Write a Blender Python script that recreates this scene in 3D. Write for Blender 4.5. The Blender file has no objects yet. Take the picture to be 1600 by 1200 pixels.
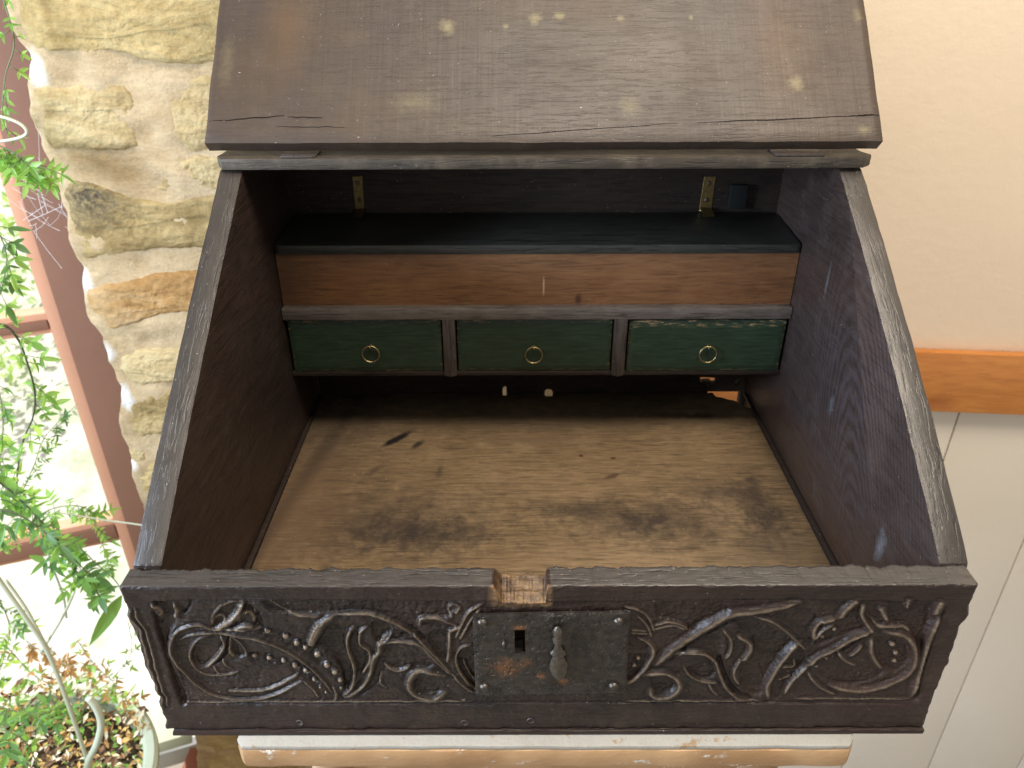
import bpy, bmesh, math, random
import numpy as np
from mathutils import Vector, Matrix, noise
random.seed(7)
SC = bpy.context.scene
COL = SC.collection

# ---------------------------------------------------------------- camera, world, lamps, exposure
_c, _r, _u, _b = ([-0.02942, -0.43945, 0.60111], [0.999995, -0.00075, -0.002913], [0.002903, 0.494686, 0.869067], [0.00079, -0.869072, 0.494686])
cam = bpy.data.cameras.new("camera"); cam_o = bpy.data.objects.new("camera", cam); COL.objects.link(cam_o)
cam.sensor_fit = 'HORIZONTAL'; cam.sensor_width = 36.0; cam.lens = 36.0 * 1212.09 / 1600.0
cam.clip_start = 0.02; cam.clip_end = 200.0
m = Matrix.Identity(4)
for i in range(3):
    m[i][0] = _r[i]; m[i][1] = _u[i]; m[i][2] = _b[i]; m[i][3] = _c[i]
cam_o.matrix_world = m
cam.dof.use_dof = True; cam.dof.focus_distance = 0.72; cam.dof.aperture_fstop = 9.0
SC.camera = cam_o

wd = bpy.data.worlds.new("World"); SC.world = wd; wd.use_nodes = True
bg = wd.node_tree.nodes["Background"]
bg.inputs[0].default_value = (1.0, 0.975, 0.91, 1); bg.inputs[1].default_value = 0.45

def area(name, loc, aim, size, power, col):
    l = bpy.data.lights.new(name, 'AREA'); l.shape = 'SQUARE'; l.size = size; l.energy = power; l.color = col
    o = bpy.data.objects.new(name, l); COL.objects.link(o); o.location = loc
    o.rotation_euler = (Vector(aim) - Vector(loc)).to_track_quat('-Z', 'Y').to_euler()
    return o
area("side_window_daylight", (-1.65, -0.42, 0.62), (0.1, 0.10, 0.12), 0.5, 54, (0.66, 0.80, 1.0))
area("added_overhead_fill", (0.35, -0.25, 2.3), (0.1, 0.45, 0.0), 0.8, 52, (1.0, 0.88, 0.72))  # warm fill added above to brighten the walls; no roof light is seen
_s = bpy.data.lights.new("sun", 'SUN'); _s.energy = 4.5; _s.angle = math.radians(.6); _s.color = (1.0, .95, .86)
_so = bpy.data.objects.new("sun", _s); COL.objects.link(_so)
_so.rotation_euler = (-Vector((-.40, .92, 1.15))).to_track_quat('-Z', 'Y').to_euler()

SC.view_settings.view_transform = 'Standard'; SC.view_settings.look = 'None'
SC.view_settings.exposure = 0.35; SC.view_settings.gamma = 1.0
try: SC.view_settings.use_curve_mapping = False
except Exception: pass

# ---------------------------------------------------------------- node helpers
class NT:
    def __init__(s, name):
        s.m = bpy.data.materials.new(name); s.m.use_nodes = True; s.t = s.m.node_tree
        s.b = s.t.nodes["Principled BSDF"]; s.out = s.t.nodes["Material Output"]
        s.tc = s.t.nodes.new("ShaderNodeTexCoord"); s.co = s.tc.outputs['Object']
    def n(s, t): return s.t.nodes.new("ShaderNode" + t)
    def l(s, a, b): s.t.links.new(a, b)
    def setv(s, sock, v):
        if hasattr(v, 'links'): s.l(v, sock)
        else: sock.default_value = v
    def mapping(s, scale=(1, 1, 1), rot=(0, 0, 0), loc=(0, 0, 0), src=None):
        n = s.n("Mapping"); n.inputs['Scale'].default_value = scale; n.inputs['Rotation'].default_value = rot
        n.inputs['Location'].default_value = loc; s.l(src or s.co, n.inputs[0]); return n.outputs[0]
    def noise(s, scale, detail=6, rough=.6, src=None, dist=0.0):
        n = s.n("TexNoise"); n.inputs['Scale'].default_value = scale; n.inputs['Detail'].default_value = detail
        n.inputs['Roughness'].default_value = rough; n.inputs['Distortion'].default_value = dist
        s.l(src or s.co, n.inputs['Vector']); return n.outputs[0]
    def ramp(s, fac, stops):
        n = s.n("ValToRGB"); e = n.color_ramp.elements
        while len(e) < len(stops): e.new(0.5)
        for k, (p, c) in enumerate(stops):
            e[k].position = p; e[k].color = (c, c, c, 1) if isinstance(c, (int, float)) else (*c, 1)
        s.l(fac, n.inputs[0]); return n.outputs[0]
    def mix(s, f, a, b, mode='MIX'):
        n = s.n("Mix"); n.data_type = 'RGBA'; n.blend_type = mode; n.clamp_factor = True
        s.setv(n.inputs[0], f)
        for k, v in ((6, a), (7, b)):
            if isinstance(v, (tuple, list)): n.inputs[k].default_value = (*v[:3], 1)
            else: s.l(v, n.inputs[k])
        return n.outputs[2]
    def math(s, op, a, b=0.5, clamp=False):
        n = s.n("Math"); n.operation = op; n.use_clamp = clamp; s.setv(n.inputs[0], a); s.setv(n.inputs[1], b); return n.outputs[0]
    def bump(s, h, strength, dist=0.001, nrm=None):
        n = s.n("Bump"); n.inputs['Strength'].default_value = strength; n.inputs['Distance'].default_value = dist
        s.l(h, n.inputs['Height'])
        if nrm is not None: s.l(nrm, n.inputs['Normal'])
        return n.outputs[0]
    def spot(s, c, r, rz=0.0, soft=.35, wob=.5, wsc=60):
        # a patch (worn, stained, or painted light and shade) at a fixed place on the object
        mp = s.n("Mapping"); mp.vector_type = 'TEXTURE'
        mp.inputs['Location'].default_value = c; mp.inputs['Rotation'].default_value = (0, 0, rz); mp.inputs['Scale'].default_value = r
        s.l(s.co, mp.inputs[0])
        v = s.n("VectorMath"); v.operation = 'LENGTH'; s.l(mp.outputs[0], v.inputs[0])
        nz = s.math('MULTIPLY', s.math('SUBTRACT', s.noise(wsc, 5, .65), .5), wob * 2.4)
        d = s.math('ADD', v.outputs['Value'], nz)
        mr = s.n("MapRange"); mr.inputs[1].default_value = 1.0 + soft * .5; mr.inputs[2].default_value = 1.0 - soft
        s.l(d, mr.inputs[0]); return mr.outputs[0]
    def fin(s, col, rough=.5, spec=.5, nrm=None, metal=0, **kw):
        s.setv(s.b.inputs['Base Color'], (*col, 1) if isinstance(col, (tuple, list)) else col)
        s.setv(s.b.inputs['Roughness'], rough); s.b.inputs['Specular IOR Level'].default_value = spec
        s.setv(s.b.inputs['Metallic'], metal)
        if nrm is not None: s.l(nrm, s.b.inputs['Normal'])
        for k, v in kw.items(): s.b.inputs[k.replace('_', ' ')].default_value = v
        return s.m

AX = {'x': (1, 9, 9), 'y': (9, 1, 9), 'z': (9, 9, 1)}
def wood(name, dark, mid, light, axis='x', fibre=38, rough=(.32, .6), spec=.5, bump=.35, ring=0.0, rscale=14, patches=(), pores=.6, dust=0.0,
         dustc=(.30, .27, .23), wear_glint=None, tint=None, prerot=None, saw=0.0, arch=None):
    s = NT(name); a = AX[axis]
    if prerot: s.co = s.mapping(rot=prerot)
    st = s.mapping(a); st2 = s.mapping(tuple(4 if q == 9 else .35 for q in a))
    big = s.noise(5, 4, .55); f = s.noise(fibre, 7, .68, st, .3); g = s.noise(fibre * 1.6, 3, .6, st2, 1.2)
    h = s.math('ADD', s.math('MULTIPLY', f, .55), s.math('MULTIPLY', big, .45))
    col = s.ramp(h, [(.30, dark), (.5, mid), (.72, light)])
    po = s.ramp(g, [(.36, 0), (.47, 1)])
    col = s.mix(s.math('MULTIPLY', s.math('SUBTRACT', 1, po), pores, True), col, tuple(q * .35 for q in dark))
    bh = s.math('ADD', s.math('MULTIPLY', f, .6), s.math('MULTIPLY', po, .5))
    if ring:
        w = s.n("TexWave"); w.wave_type = 'BANDS'; w.bands_direction = 'DIAGONAL'; w.inputs['Scale'].default_value = rscale
        w.inputs['Distortion'].default_value = 9; w.inputs['Detail'].default_value = 2; w.inputs['Detail Scale'].default_value = .8
        s.l(s.mapping(tuple(1.0 if q == 9 else .35 for q in a)), w.inputs['Vector'])
        bh = s.math('ADD', bh, s.math('MULTIPLY', w.outputs[1], ring))
        col = s.mix(s.math('MULTIPLY', w.outputs[1], .35 * min(ring, 1)), col, dark)
    if tint is not None: col = s.mix(s.ramp(s.noise(3.2, 5, .6), [(.42, 0), (.62, 1)]), col, tint)
    if saw:
        sw = s.noise(60, 3, .6, s.mapping((3.2, .10, .10))); sw2 = s.noise(9, 4, .6, s.mapping((2.2, .35, .35)))
        col = s.mix(s.math('MULTIPLY', s.ramp(sw, [(.42, 0), (.62, 1)]), saw, True), col, light)
        col = s.mix(s.math('MULTIPLY', s.ramp(sw2, [(.46, 0), (.66, 1)]), saw * 1.3, True), col, tint or dark)
        bh = s.math('ADD', bh, s.math('MULTIPLY', sw, .8))
    if dust:
        dn = s.ramp(s.noise(26, 8, .72), [(.50, 0), (.74, dust)])
        col = s.mix(dn, col, dustc)
    if wear_glint:
        at = s.n("Attribute"); at.attribute_name = 'wear_glint'
        wn = s.math('MULTIPLY', at.outputs['Fac'], s.ramp(s.noise(140, 5, .7), [(.35, .35), (.65, 1)]))
        col = s.mix(wn, col, wear_glint)
        at2 = s.n("Attribute"); at2.attribute_name = 'raw'
        rc = s.ramp(s.noise(55, 7, .7, s.mapping((1, 3, 3))), [(.34, (.035, .020, .011)), (.5, (.14, .078, .034)), (.66, (.33, .20, .09))])
        col = s.mix(at2.outputs['Fac'], col, rc)
    if arch:
        mp = s.n("Mapping"); mp.vector_type = 'TEXTURE'; mp.inputs['Location'].default_value = arch[0]; mp.inputs['Rotation'].default_value = (arch[1], 0, 0); mp.inputs['Scale'].default_value = arch[2]
        s.l(s.co, mp.inputs[0]); w = s.n("TexWave"); w.wave_type = 'RINGS'; w.rings_direction = 'X'; w.inputs['Scale'].default_value = 5.2; w.inputs['Distortion'].default_value = 4.2
        w.inputs['Detail'].default_value = 3; w.inputs['Detail Scale'].default_value = 1.6; s.l(mp.outputs[0], w.inputs['Vector'])
        am = s.math('MULTIPLY', w.outputs[1], s.spot(arch[3], arch[4], 0, 1.3, .5, 18)); col = s.mix(s.math('MULTIPLY', am, .38), col, (.075, .062, .078))  # bluish ripple colour paints the window sheen into the grain
        bh = s.math('ADD', bh, s.math('MULTIPLY', am, 1.1))
    for p in patches:
        c, r, rz, pc, soft, wob, wsc, amt = p
        col = s.mix(s.math('MULTIPLY', s.spot(c, r, rz, soft, wob, wsc), amt, True), col, pc)
    specks = s.ramp(s.noise(420, 2, .5), [(.735, 0), (.76, 1)])
    col = s.mix(s.math('MULTIPLY', specks, .45), col, (.5, .46, .38))
    rgw = s.math('MULTIPLY', at.outputs['Fac'], -.16) if wear_glint else 0.0
    rg = s.math('ADD', s.math('MULTIPLY', s.noise(11, 6, .65), (rough[1] - rough[0]) * 1.4), rough[0] - (rough[1] - rough[0]) * .2, True)
    if wear_glint: rg = s.math('ADD', rg, rgw)
    nrm = s.bump(bh, bump, .0012); nrm = s.bump(s.noise(90, 6, .7), bump * .5, .0008, nrm)
    return s.fin(col, rg, spec, nrm)

M = {}
BLK = (.008, .0055, .004)
M['front'] = wood('dark_carved_oak', (.005, .0026, .0018), (.014, .0068, .0048), (.038, .0175, .011), 'x', 34, (.32, .58), .42, .6, wear_glint=(.29, .215, .14), tint=(.028, .0125, .0088), dust=.2, dustc=(.09, .065, .045), pores=.4)  # pale crests: rubbed oak plus highlights painted into the colour
M['rim'] = wood('worn_sheen_rim_oak', (.024, .021, .020), (.036, .032, .031), (.052, .046, .043), 'x', 34, (.28, .44), .7, .45, dust=.15, dustc=(.16, .13, .11))  # rubbed top edge; sky reflection is also painted into its grey base
M['rim2'] = wood('worn_slope_oak', (.019, .0145, .0115), (.028, .0215, .0165), (.040, .031, .024), 'y', 30, (.32, .5), .65, .4, dust=.15, dustc=(.13, .11, .09), prerot=(math.radians(-32.6), 0, 0))
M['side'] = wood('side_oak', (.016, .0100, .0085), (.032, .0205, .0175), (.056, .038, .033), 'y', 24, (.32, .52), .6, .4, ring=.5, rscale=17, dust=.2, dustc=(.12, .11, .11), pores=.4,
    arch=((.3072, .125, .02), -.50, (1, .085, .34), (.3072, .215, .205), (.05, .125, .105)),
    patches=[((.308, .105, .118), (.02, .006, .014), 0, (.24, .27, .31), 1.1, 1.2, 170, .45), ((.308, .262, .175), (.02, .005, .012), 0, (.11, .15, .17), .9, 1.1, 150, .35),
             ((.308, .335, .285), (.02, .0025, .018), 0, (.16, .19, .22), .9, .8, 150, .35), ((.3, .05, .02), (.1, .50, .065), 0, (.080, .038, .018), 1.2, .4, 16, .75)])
M['sideL'] = wood('left_side_oak_shaded', (.011, .0065, .0048), (.025, .0145, .011), (.044, .027, .021), 'y', 24, (.36, .58), .5, .45, ring=.6, rscale=15, dust=.15, dustc=(.09, .07, .055), pores=.4,  # darker left copy of the side oak: its shade is painted in
    patches=[((-.3, .05, .02), (.1, .50, .05), 0, (.070, .036, .018), 1.2, .4, 16, .7)])
M['inner'] = wood('inner_back_oak', (.007, .0045, .003), (.017, .010, .007), (.032, .020, .013), 'x', 30, (.5, .75), .35, .35)
M['lid'] = wood('lid_inner_oak', (.020, .012, .009), (.036, .0235, .018), (.060, .039, .028), 'x', 40, (.42, .62), .5, .32, ring=.5, rscale=7, pores=.15, dust=.22, dustc=(.10, .08, .06), tint=(.052, .031, .016), saw=.13,
    patches=[(c, (r1, r2 * .9, r2), 0, (.24, .20, .10), 1.0, 1.1, 150, a * .75) for c, r1, r2, a in [
        ((-0.0979, 0.0943, 0.0976), .007, .008, .8), ((-0.0045, 0.1007, 0.1042), .006, .007, .85), ((0.0213, 0.1034, 0.107), .005, .004, .9), ((0.0863, 0.1016, 0.1051), .004, .004, .8),
        ((-0.0357, 0.0942, 0.0974), .003, .003, .8), ((0.2639, 0.046, 0.0476), .007, .008, .75), ((-0.1278, 0.0313, 0.0324), .020, .011, .30), ((0.0922, 0.0282, 0.0291), .010, .011, .4),
        ((0.3373, 0.1026, 0.1061), .004, .008, .5), ((0.1609, 0.1014, 0.1049), .002, .003, .8), ((0.3283, 0.0075, 0.0078), .006, .005, .6), ((-0.3263, 0.0661, 0.0684), .006, .030, .25)]] +
       [((-0.2655, 0.0931, 0.0964), (.022, .05, .05), 0, (.10, .050, .016), 1.2, .5, 40, .5), ((0.2505, 0.0863, 0.0893), (.030, .06, .06), 0, (.095, .045, .016), 1.2, .5, 40, .5),
        ((0.1311, 0.065, 0.0672), (.06, .03, .03), 0, (.06, .033, .018), 1.2, .6, 40, .5), ((0.0114, 0.0842, 0.0871), (.07, .02, .02), 0, (.045, .043, .039), 1.2, .6, 30, .4)])
M['plate'] = wood('hinge_board_oak', (.018, .013, .009), (.04, .03, .02), (.085, .065, .042), 'x', 30, (.45, .7), .5, .6, dust=.4, dustc=(.16, .13, .09))
def fl(px, py): return None
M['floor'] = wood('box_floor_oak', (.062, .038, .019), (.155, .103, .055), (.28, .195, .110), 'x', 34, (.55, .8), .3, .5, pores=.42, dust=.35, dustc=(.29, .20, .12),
    patches=[(c, r, rz, pc, so, wo, 70, a) for c, r, rz, pc, so, wo, a in [
        ((0.0168, 0.5522, 0.0365), (.42, .062, .1), 0, (.012, .010, .008), 1.1, .55, 1), ((-0.3118, 0.4652, 0.0365), (.12, .12, .1), 0, (.022, .016, .012), 1.3, .5, .95), ((0.0219, 0.4552, 0.0365), (.30, .03, .1), 0, (.06, .043, .028), 1.3, .9, .8), ((-0.3083, 0.2585, 0.0365), (.07, .16, .1), 0, (.06, .036, .022), 1.3, .8, .8), ((0.2562, 0.1919, 0.0365), (.07, .05, .1), 0, (.05, .037, .024), 1.2, 1.0, .7),  # first two patches paint shade below the till along the back
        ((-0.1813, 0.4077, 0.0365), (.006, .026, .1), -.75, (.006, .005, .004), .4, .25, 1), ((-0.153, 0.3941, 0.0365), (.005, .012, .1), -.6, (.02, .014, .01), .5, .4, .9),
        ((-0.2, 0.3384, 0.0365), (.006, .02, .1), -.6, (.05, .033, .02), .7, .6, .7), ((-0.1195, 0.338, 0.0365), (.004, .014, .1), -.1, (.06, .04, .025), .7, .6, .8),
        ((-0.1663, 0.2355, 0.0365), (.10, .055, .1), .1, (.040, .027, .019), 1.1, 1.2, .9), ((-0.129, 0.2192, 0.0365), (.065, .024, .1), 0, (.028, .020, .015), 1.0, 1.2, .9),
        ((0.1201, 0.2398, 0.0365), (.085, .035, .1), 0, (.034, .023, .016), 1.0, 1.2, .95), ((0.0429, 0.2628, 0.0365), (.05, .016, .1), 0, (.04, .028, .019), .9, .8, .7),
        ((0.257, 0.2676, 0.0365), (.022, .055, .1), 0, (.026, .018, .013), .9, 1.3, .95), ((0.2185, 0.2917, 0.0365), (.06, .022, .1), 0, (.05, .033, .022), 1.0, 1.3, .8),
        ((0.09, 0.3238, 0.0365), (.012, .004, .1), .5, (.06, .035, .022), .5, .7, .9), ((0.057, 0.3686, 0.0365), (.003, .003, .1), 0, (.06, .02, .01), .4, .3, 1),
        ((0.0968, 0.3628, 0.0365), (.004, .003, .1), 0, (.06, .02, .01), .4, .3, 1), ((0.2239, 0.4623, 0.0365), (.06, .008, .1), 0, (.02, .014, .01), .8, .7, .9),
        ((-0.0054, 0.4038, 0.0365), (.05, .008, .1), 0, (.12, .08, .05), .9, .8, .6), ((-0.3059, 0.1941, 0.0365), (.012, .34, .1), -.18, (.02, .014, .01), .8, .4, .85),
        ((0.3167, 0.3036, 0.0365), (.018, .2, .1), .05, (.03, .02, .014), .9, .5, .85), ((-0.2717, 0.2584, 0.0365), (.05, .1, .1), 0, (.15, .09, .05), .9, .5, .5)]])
M['till'] = wood('till_front_oak', (.095, .040, .018), (.175, .080, .034), (.26, .130, .056), 'x', 30, (.38, .6), .4, .3, pores=.35, dust=.2, dustc=(.26, .15, .07),
    patches=[((-.30, .42, .25), (.035, .2, .05), 0, (.05, .028, .017), .9, .4, 40, .7), ((.008, .42, .244), (.0012, .2, .012), 0, (.5, .33, .2), .5, .3, 90, .7), ((.05, .42, .228), (.004, .2, .006), 0, (.04, .02, .012), .6, .6, 90, .8)])
M['tilllid'] = wood('till_lid_oak', (.012, .013, .011), (.026, .027, .023), (.055, .05, .043), 'x', 30, (.3, .5), .5, .3, dust=.2, dustc=(.06, .06, .055))
M['rail'] = wood('till_rail_oak', (.04, .032, .028), (.085, .07, .062), (.15, .125, .11), 'x', 30, (.32, .5), .6, .4, dust=.2)
M['divider'] = wood('divider_oak', (.02, .015, .013), (.045, .035, .03), (.08, .065, .055), 'z', 30, (.4, .6), .5, .5)
def painted_green():
    s = NT('green_painted_wood')
    f = s.noise(30, 7, .7, s.mapping(AX['x']))
    col = s.ramp(f, [(.3, (.006, .014, .008)), (.5, (.0125, .0265, .0145)), (.7, (.021, .040, .021))])
    at = s.n("Attribute"); at.attribute_name = 'wear_glint'
    w = s.math('MULTIPLY', at.outputs['Fac'], s.ramp(s.noise(70, 6, .7, s.mapping((1, 5, 5))), [(.52, 0), (.66, 1)]))
    col = s.mix(w, col, (.30, .20, .10))
    sc = s.ramp(s.noise(60, 4, .7, s.mapping((1.2, 5, 5), (0, .3, 0))), [(.70, 0), (.735, .5)])
    col = s.mix(sc, col, (.22, .22, .12))
    return s.fin(col, .48, .45, s.bump(f, .35, .001))
M['green'] = painted_green()
def metal(name, c1, c2, rough, rust=None, bump=.5, ms=120, metalv=1.0):
    s = NT(name); n1 = s.noise(ms, 7, .7)
    col = s.ramp(n1, [(.35, c1), (.65, c2)])
    mv = metalv
    if rust:
        for c, r in rust:
            sp = s.spot(c, tuple(q * .8 for q in r), 0, .9, 1.1, 190); col = s.mix(s.math('MULTIPLY', s.math('MULTIPLY', sp, s.ramp(s.noise(260, 5, .7), [(.36, .15), (.6, 1)])), .85), col, (.25, .11, .042))
    pit = s.noise(ms * 1.9, 3, .55); pit2 = s.ramp(pit, [(.34, 0), (.46, 1)])
    nrm = s.bump(pit2, bump, .0009); nrm = s.bump(n1, bump * .6, .0012, nrm)
    return s.fin(col, rough, .5, nrm, mv)
M['iron'] = metal('pitted_iron', (.017, .014, .012), (.060, .050, .042), .40, [((-0.0358, -0.001, 0.0859), (.014, .02, .012)), ((-0.0191, -0.001, 0.0919), (.006, .02, .005)), ((-0.0244, -0.001, 0.1314), (.006, .02, .004)), ((-0.0068, -0.001, 0.0766), (.005, .02, .005)), ((0.0119, -0.001, 0.0688), (.006, .02, .004))], .9, 110, .55)
M['iron2'] = metal('smooth_iron', (.060, .052, .043), (.13, .112, .09), .34, None, .4, 160, .7)
M['nail'] = metal('nail_iron', (.05, .043, .037), (.11, .095, .08), .42, None, .4, 200, .8)
M['brass'] = metal('aged_brass', (.11, .078, .030), (.21, .155, .065), .46, None, .3, 200, .9)
M['ringbrass'] = metal('bright_brass', (.26, .20, .085), (.48, .38, .19), .34, None, .2, 200, .95)
M['dark'] = NT('dark_iron_block').fin((.007, .008, .008), .8, .2)

def stone_mat(name, c1, c2, c3, black=0.0, seed=0, white=()):
    s = NT(name); src = s.mapping((1, 1, 1), (0, 0, 0), (seed * 3.7, 0, seed * 1.3))
    st = s.mapping((1, 1, 3.2), (0, .12, 0), (seed, 0, 0))
    a = s.noise(7, 8, .65, st, .6); b = s.noise(60, 8, .75, src)
    h = s.math('ADD', s.math('MULTIPLY', a, .68), s.math('MULTIPLY', b, .32))
    col = s.ramp(h, [(.38, c1), (.5, c2), (.60, c3)]); vein = s.ramp(s.noise(16, 6, .7, st, 1.5), [(.44, 1), (.5, .84), (.56, 1)]); col = s.mix(.8, col, vein, 'MULTIPLY')
    if black:
        bm = s.spot(black[0], black[1], 0, 1.0, 1.3, 22); bm = s.math('MULTIPLY', bm, s.ramp(s.noise(110, 6, .7, src), [(.36, .2), (.56, 1)]))
        col = s.mix(bm, col, (.045, .04, .035))
    for glare_spot in white:
        col = s.mix(s.math('MULTIPLY', s.spot(glare_spot[0], glare_spot[1], 0, .9, .7, 40), .9), col, (.80, .84, .86))  # window glare painted as pale blue-white spots
    g = s.ramp(s.noise(190, 4, .6, src), [(.3, .84), (.6, 1)]); col = s.mix(.5, col, g, 'MULTIPLY')
    nrm = s.bump(a, .6, .006); nrm = s.bump(b, .7, .003, nrm); nrm = s.bump(s.noise(240, 5, .7, src), .6, .0012, nrm)
    return s.fin(col, .9, .2, nrm)
M['st1'] = stone_mat('buff_sandstone', (0.330, 0.231, 0.092), (0.458, 0.340, 0.155), (0.549, 0.418, 0.207), 0, 1)
M['st2'] = stone_mat('pale_sandstone', (0.347, 0.244, 0.111), (0.458, 0.345, 0.174), (0.530, 0.418, 0.229), 0, 5)
M['st3'] = stone_mat('stained_sandstone', (0.215, 0.147, 0.057), (0.331, 0.239, 0.106), (0.431, 0.322, 0.155), (tuple(Vector((-0.6712, 0.69, 0.2675)) - Vector((-.4, .80, -1.3))), (.055, .1, .038)), 9)
M['st4'] = stone_mat('orange_sandstone', (0.281, 0.144, 0.048), (0.407, 0.241, 0.095), (0.458, 0.317, 0.163), 0, 13)
M['mortar'] = stone_mat('lime_mortar', (0.394, 0.286, 0.158), (0.479, 0.356, 0.208), (0.531, 0.406, 0.249), 0, 17, [(tuple(Vector(p) - Vector((-.4, .80, -1.3))), r) for p, r in (((-0.6871, 0.705, 0.4513), (.012, .1, .022)), ((-0.7042, 0.705, 0.1357), (.010, .1, .022)), ((-0.7015, 0.705, 0.0106), (.011, .1, .015)), ((-0.6933, 0.705, -0.0759), (.010, .1, .026)), ((-0.7129, 0.705, -0.2098), (.007, .1, .014)))])  # the pale edge spots paint window light into the mortar
def plaster(name, c, d=.04):
    s = NT(name); n1 = s.noise(2.2, 5, .5); col = s.mix(s.ramp(n1, [(.35, 0), (.65, 1)]), tuple(q * (1 - d) for q in c), tuple(min(.9, q * (1 + d)) for q in c))
    col = s.mix(s.ramp(s.noise(34, 7, .7), [(.58, 0), (.78, .22)]), col, tuple(q * .8 for q in c))
    return s.fin(col, .62, .35, s.bump(s.noise(48, 8, .65), .35, .0025))
M['cream'] = plaster('cream_plaster', (.88, .725, .56))
M['board'] = plaster('offwhite_paint', (.68, .615, .525), .03)
PRLOC = Vector(((0.7151, 0.7487, -0.1239)[0], (0.7151, 0.7487, -0.1239)[1], (0.7151, 0.7487, -0.1239)[2]))
M['pine'] = wood('varnished_pine', (.36, .12, .022), (.52, .195, .04), (.66, .29, .075), 'x', 12, (.22, .36), .6, .12, pores=.12, patches=[(tuple(Vector((0.7238, 0.748, -0.1062)) - PRLOC), (.03, .03, .016), 0, (.24, .05, .01), .9, .5, 30, .8)])
M['post'] = plaster('red_brown_paint', (.235, .115, .075), .10)
M['sash'] = plaster('lit_red_brown_paint', (.62, .32, .20), .08)  # post paint lightened to orange: outside glare is painted into the sash
M['white'] = None
def stoolpaint():
    s = NT('chipped_white_paint'); n1 = s.noise(46, 7, .75, s.mapping((1, 1.5, 1.5)))
    col = s.mix(s.ramp(s.noise(9, 6, .65), [(.5, 0), (.75, .5)]), (.34, .32, .28), (.22, .19, .14))
    col = s.mix(s.ramp(n1, [(.60, 0), (.64, 1)]), col, (.28, .19, .11))
    return s.fin(col, .6, .4, s.bump(n1, .7, .002))
M['white'] = stoolpaint()
def tanpaint():
    s = NT('bare_tan_edge'); n1 = s.noise(30, 7, .75, s.mapping((1, 1, 2)))
    col = s.mix(s.ramp(s.noise(12, 4, .5), [(.4, 0), (.6, 1)]), (.34, .19, .085), (.46, .28, .14))
    col = s.mix(s.ramp(n1, [(.60, 0), (.64, 1)]), col, (.62, .60, .55))
    return s.fin(col, .5, .45, s.bump(n1, .5, .002))
M['tan'] = tanpaint()
def leafm(name, c, t):
    s = NT(name)
    col = s.mix(s.ramp(s.noise(60, 4, .6), [(.35, 0), (.65, 1)]), c, tuple(q * 1.35 for q in c))
    s.fin(col, .42, .45)
    tr = s.n("BsdfTranslucent"); tr.inputs[0].default_value = (*t, 1)
    mx = s.n("MixShader"); mx.inputs[0].default_value = .52
    s.l(s.b.outputs[0], mx.inputs[1]); s.l(tr.outputs[0], mx.inputs[2]); s.l(mx.outputs[0], s.out.inputs[0]); return s.m
M['leafA'] = leafm('leaf_green', (.11, .24, .06), (.42, .72, .14))
M['leafB'] = leafm('leaf_light_green', (.20, .40, .10), (.62, .88, .20))
M['leafC'] = leafm('leaf_deep_green', (.08, .17, .07), (.22, .42, .11))
M['leafD'] = leafm('dry_leaf', (.48, .27, .10), (.6, .36, .14))
M['stemg'] = NT('green_stem').fin((.13, .17, .07), .5, .4)
M['stemp'] = NT('pale_stem').fin((.46, .48, .36), .6, .3)
M['stemd'] = NT('dark_stem').fin((.06, .065, .035), .6, .3)
M['glaze'] = plaster('pale_glaze', (.50, .55, .42), .12)
M['soil'] = stone_mat('potting_soil', (.03, .02, .012), (.06, .04, .025), (.12, .08, .05), 0, 3)
M['web'] = NT('web_silk').fin((.8, .82, .85), .6, .5)
def glassm():
    s = NT('window_glass'); tr = s.n("BsdfTransparent"); gl = s.n("BsdfGlossy"); gl.inputs['Roughness'].default_value = .03
    mx = s.n("MixShader"); mx.inputs[0].default_value = .05; s.l(tr.outputs[0], mx.inputs[1]); s.l(gl.outputs[0], mx.inputs[2]); s.l(mx.outputs[0], s.out.inputs[0]); return s.m
M['glass'] = glassm()
M['tile'] = plaster('red_quarry_tile', (.30, .105, .065), .15)
M['grout'] = plaster('grey_grout', (.30, .27, .23), .1)
def ground():
    s = NT('pale_gravel'); v = s.noise(26, 8, .8)
    col = s.ramp(v, [(.3, (.45, .45, .40)), (.55, (.75, .76, .72)), (.7, (.85, .86, .84))])
    col = s.mix(s.ramp(s.noise(3, 5, .6), [(.5, 0), (.62, .5)]), col, (.35, .45, .25)); return s.fin(col, .9, .2)
M['ground'] = ground()

# ---------------------------------------------------------------- object helpers
def thing(name, label, cat, loc=(0, 0, 0), group=None):
    o = bpy.data.objects.new(name, None); COL.objects.link(o); o.location = loc
    o['label'] = label; o['category'] = cat
    if group: o['group'] = group
    return o
def wloc(o):
    v = Vector((0, 0, 0))
    while o is not None: v += Vector(o.location); o = o.parent
    return v
def mesh(name, verts, faces, mat, parent=None, origin=None, smooth=False, mats=None, label=None):
    # verts come in world coordinates; the object's own origin is its parent's unless given
    base = wloc(parent) if parent else Vector((0, 0, 0))
    org = Vector(origin) if origin is not None else base
    me = bpy.data.meshes.new(name)
    me.from_pydata([tuple(Vector(v) - org) for v in verts], [], faces); me.update()
    for mm in (mats or [mat]): me.materials.append(mm)
    if smooth: me.polygons.foreach_set('use_smooth', [True] * len(me.polygons))
    o = bpy.data.objects.new(name, me); COL.objects.link(o)
    if parent: o.parent = parent
    o.location = org - base
    if label: o['label'] = label
    return o
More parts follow.
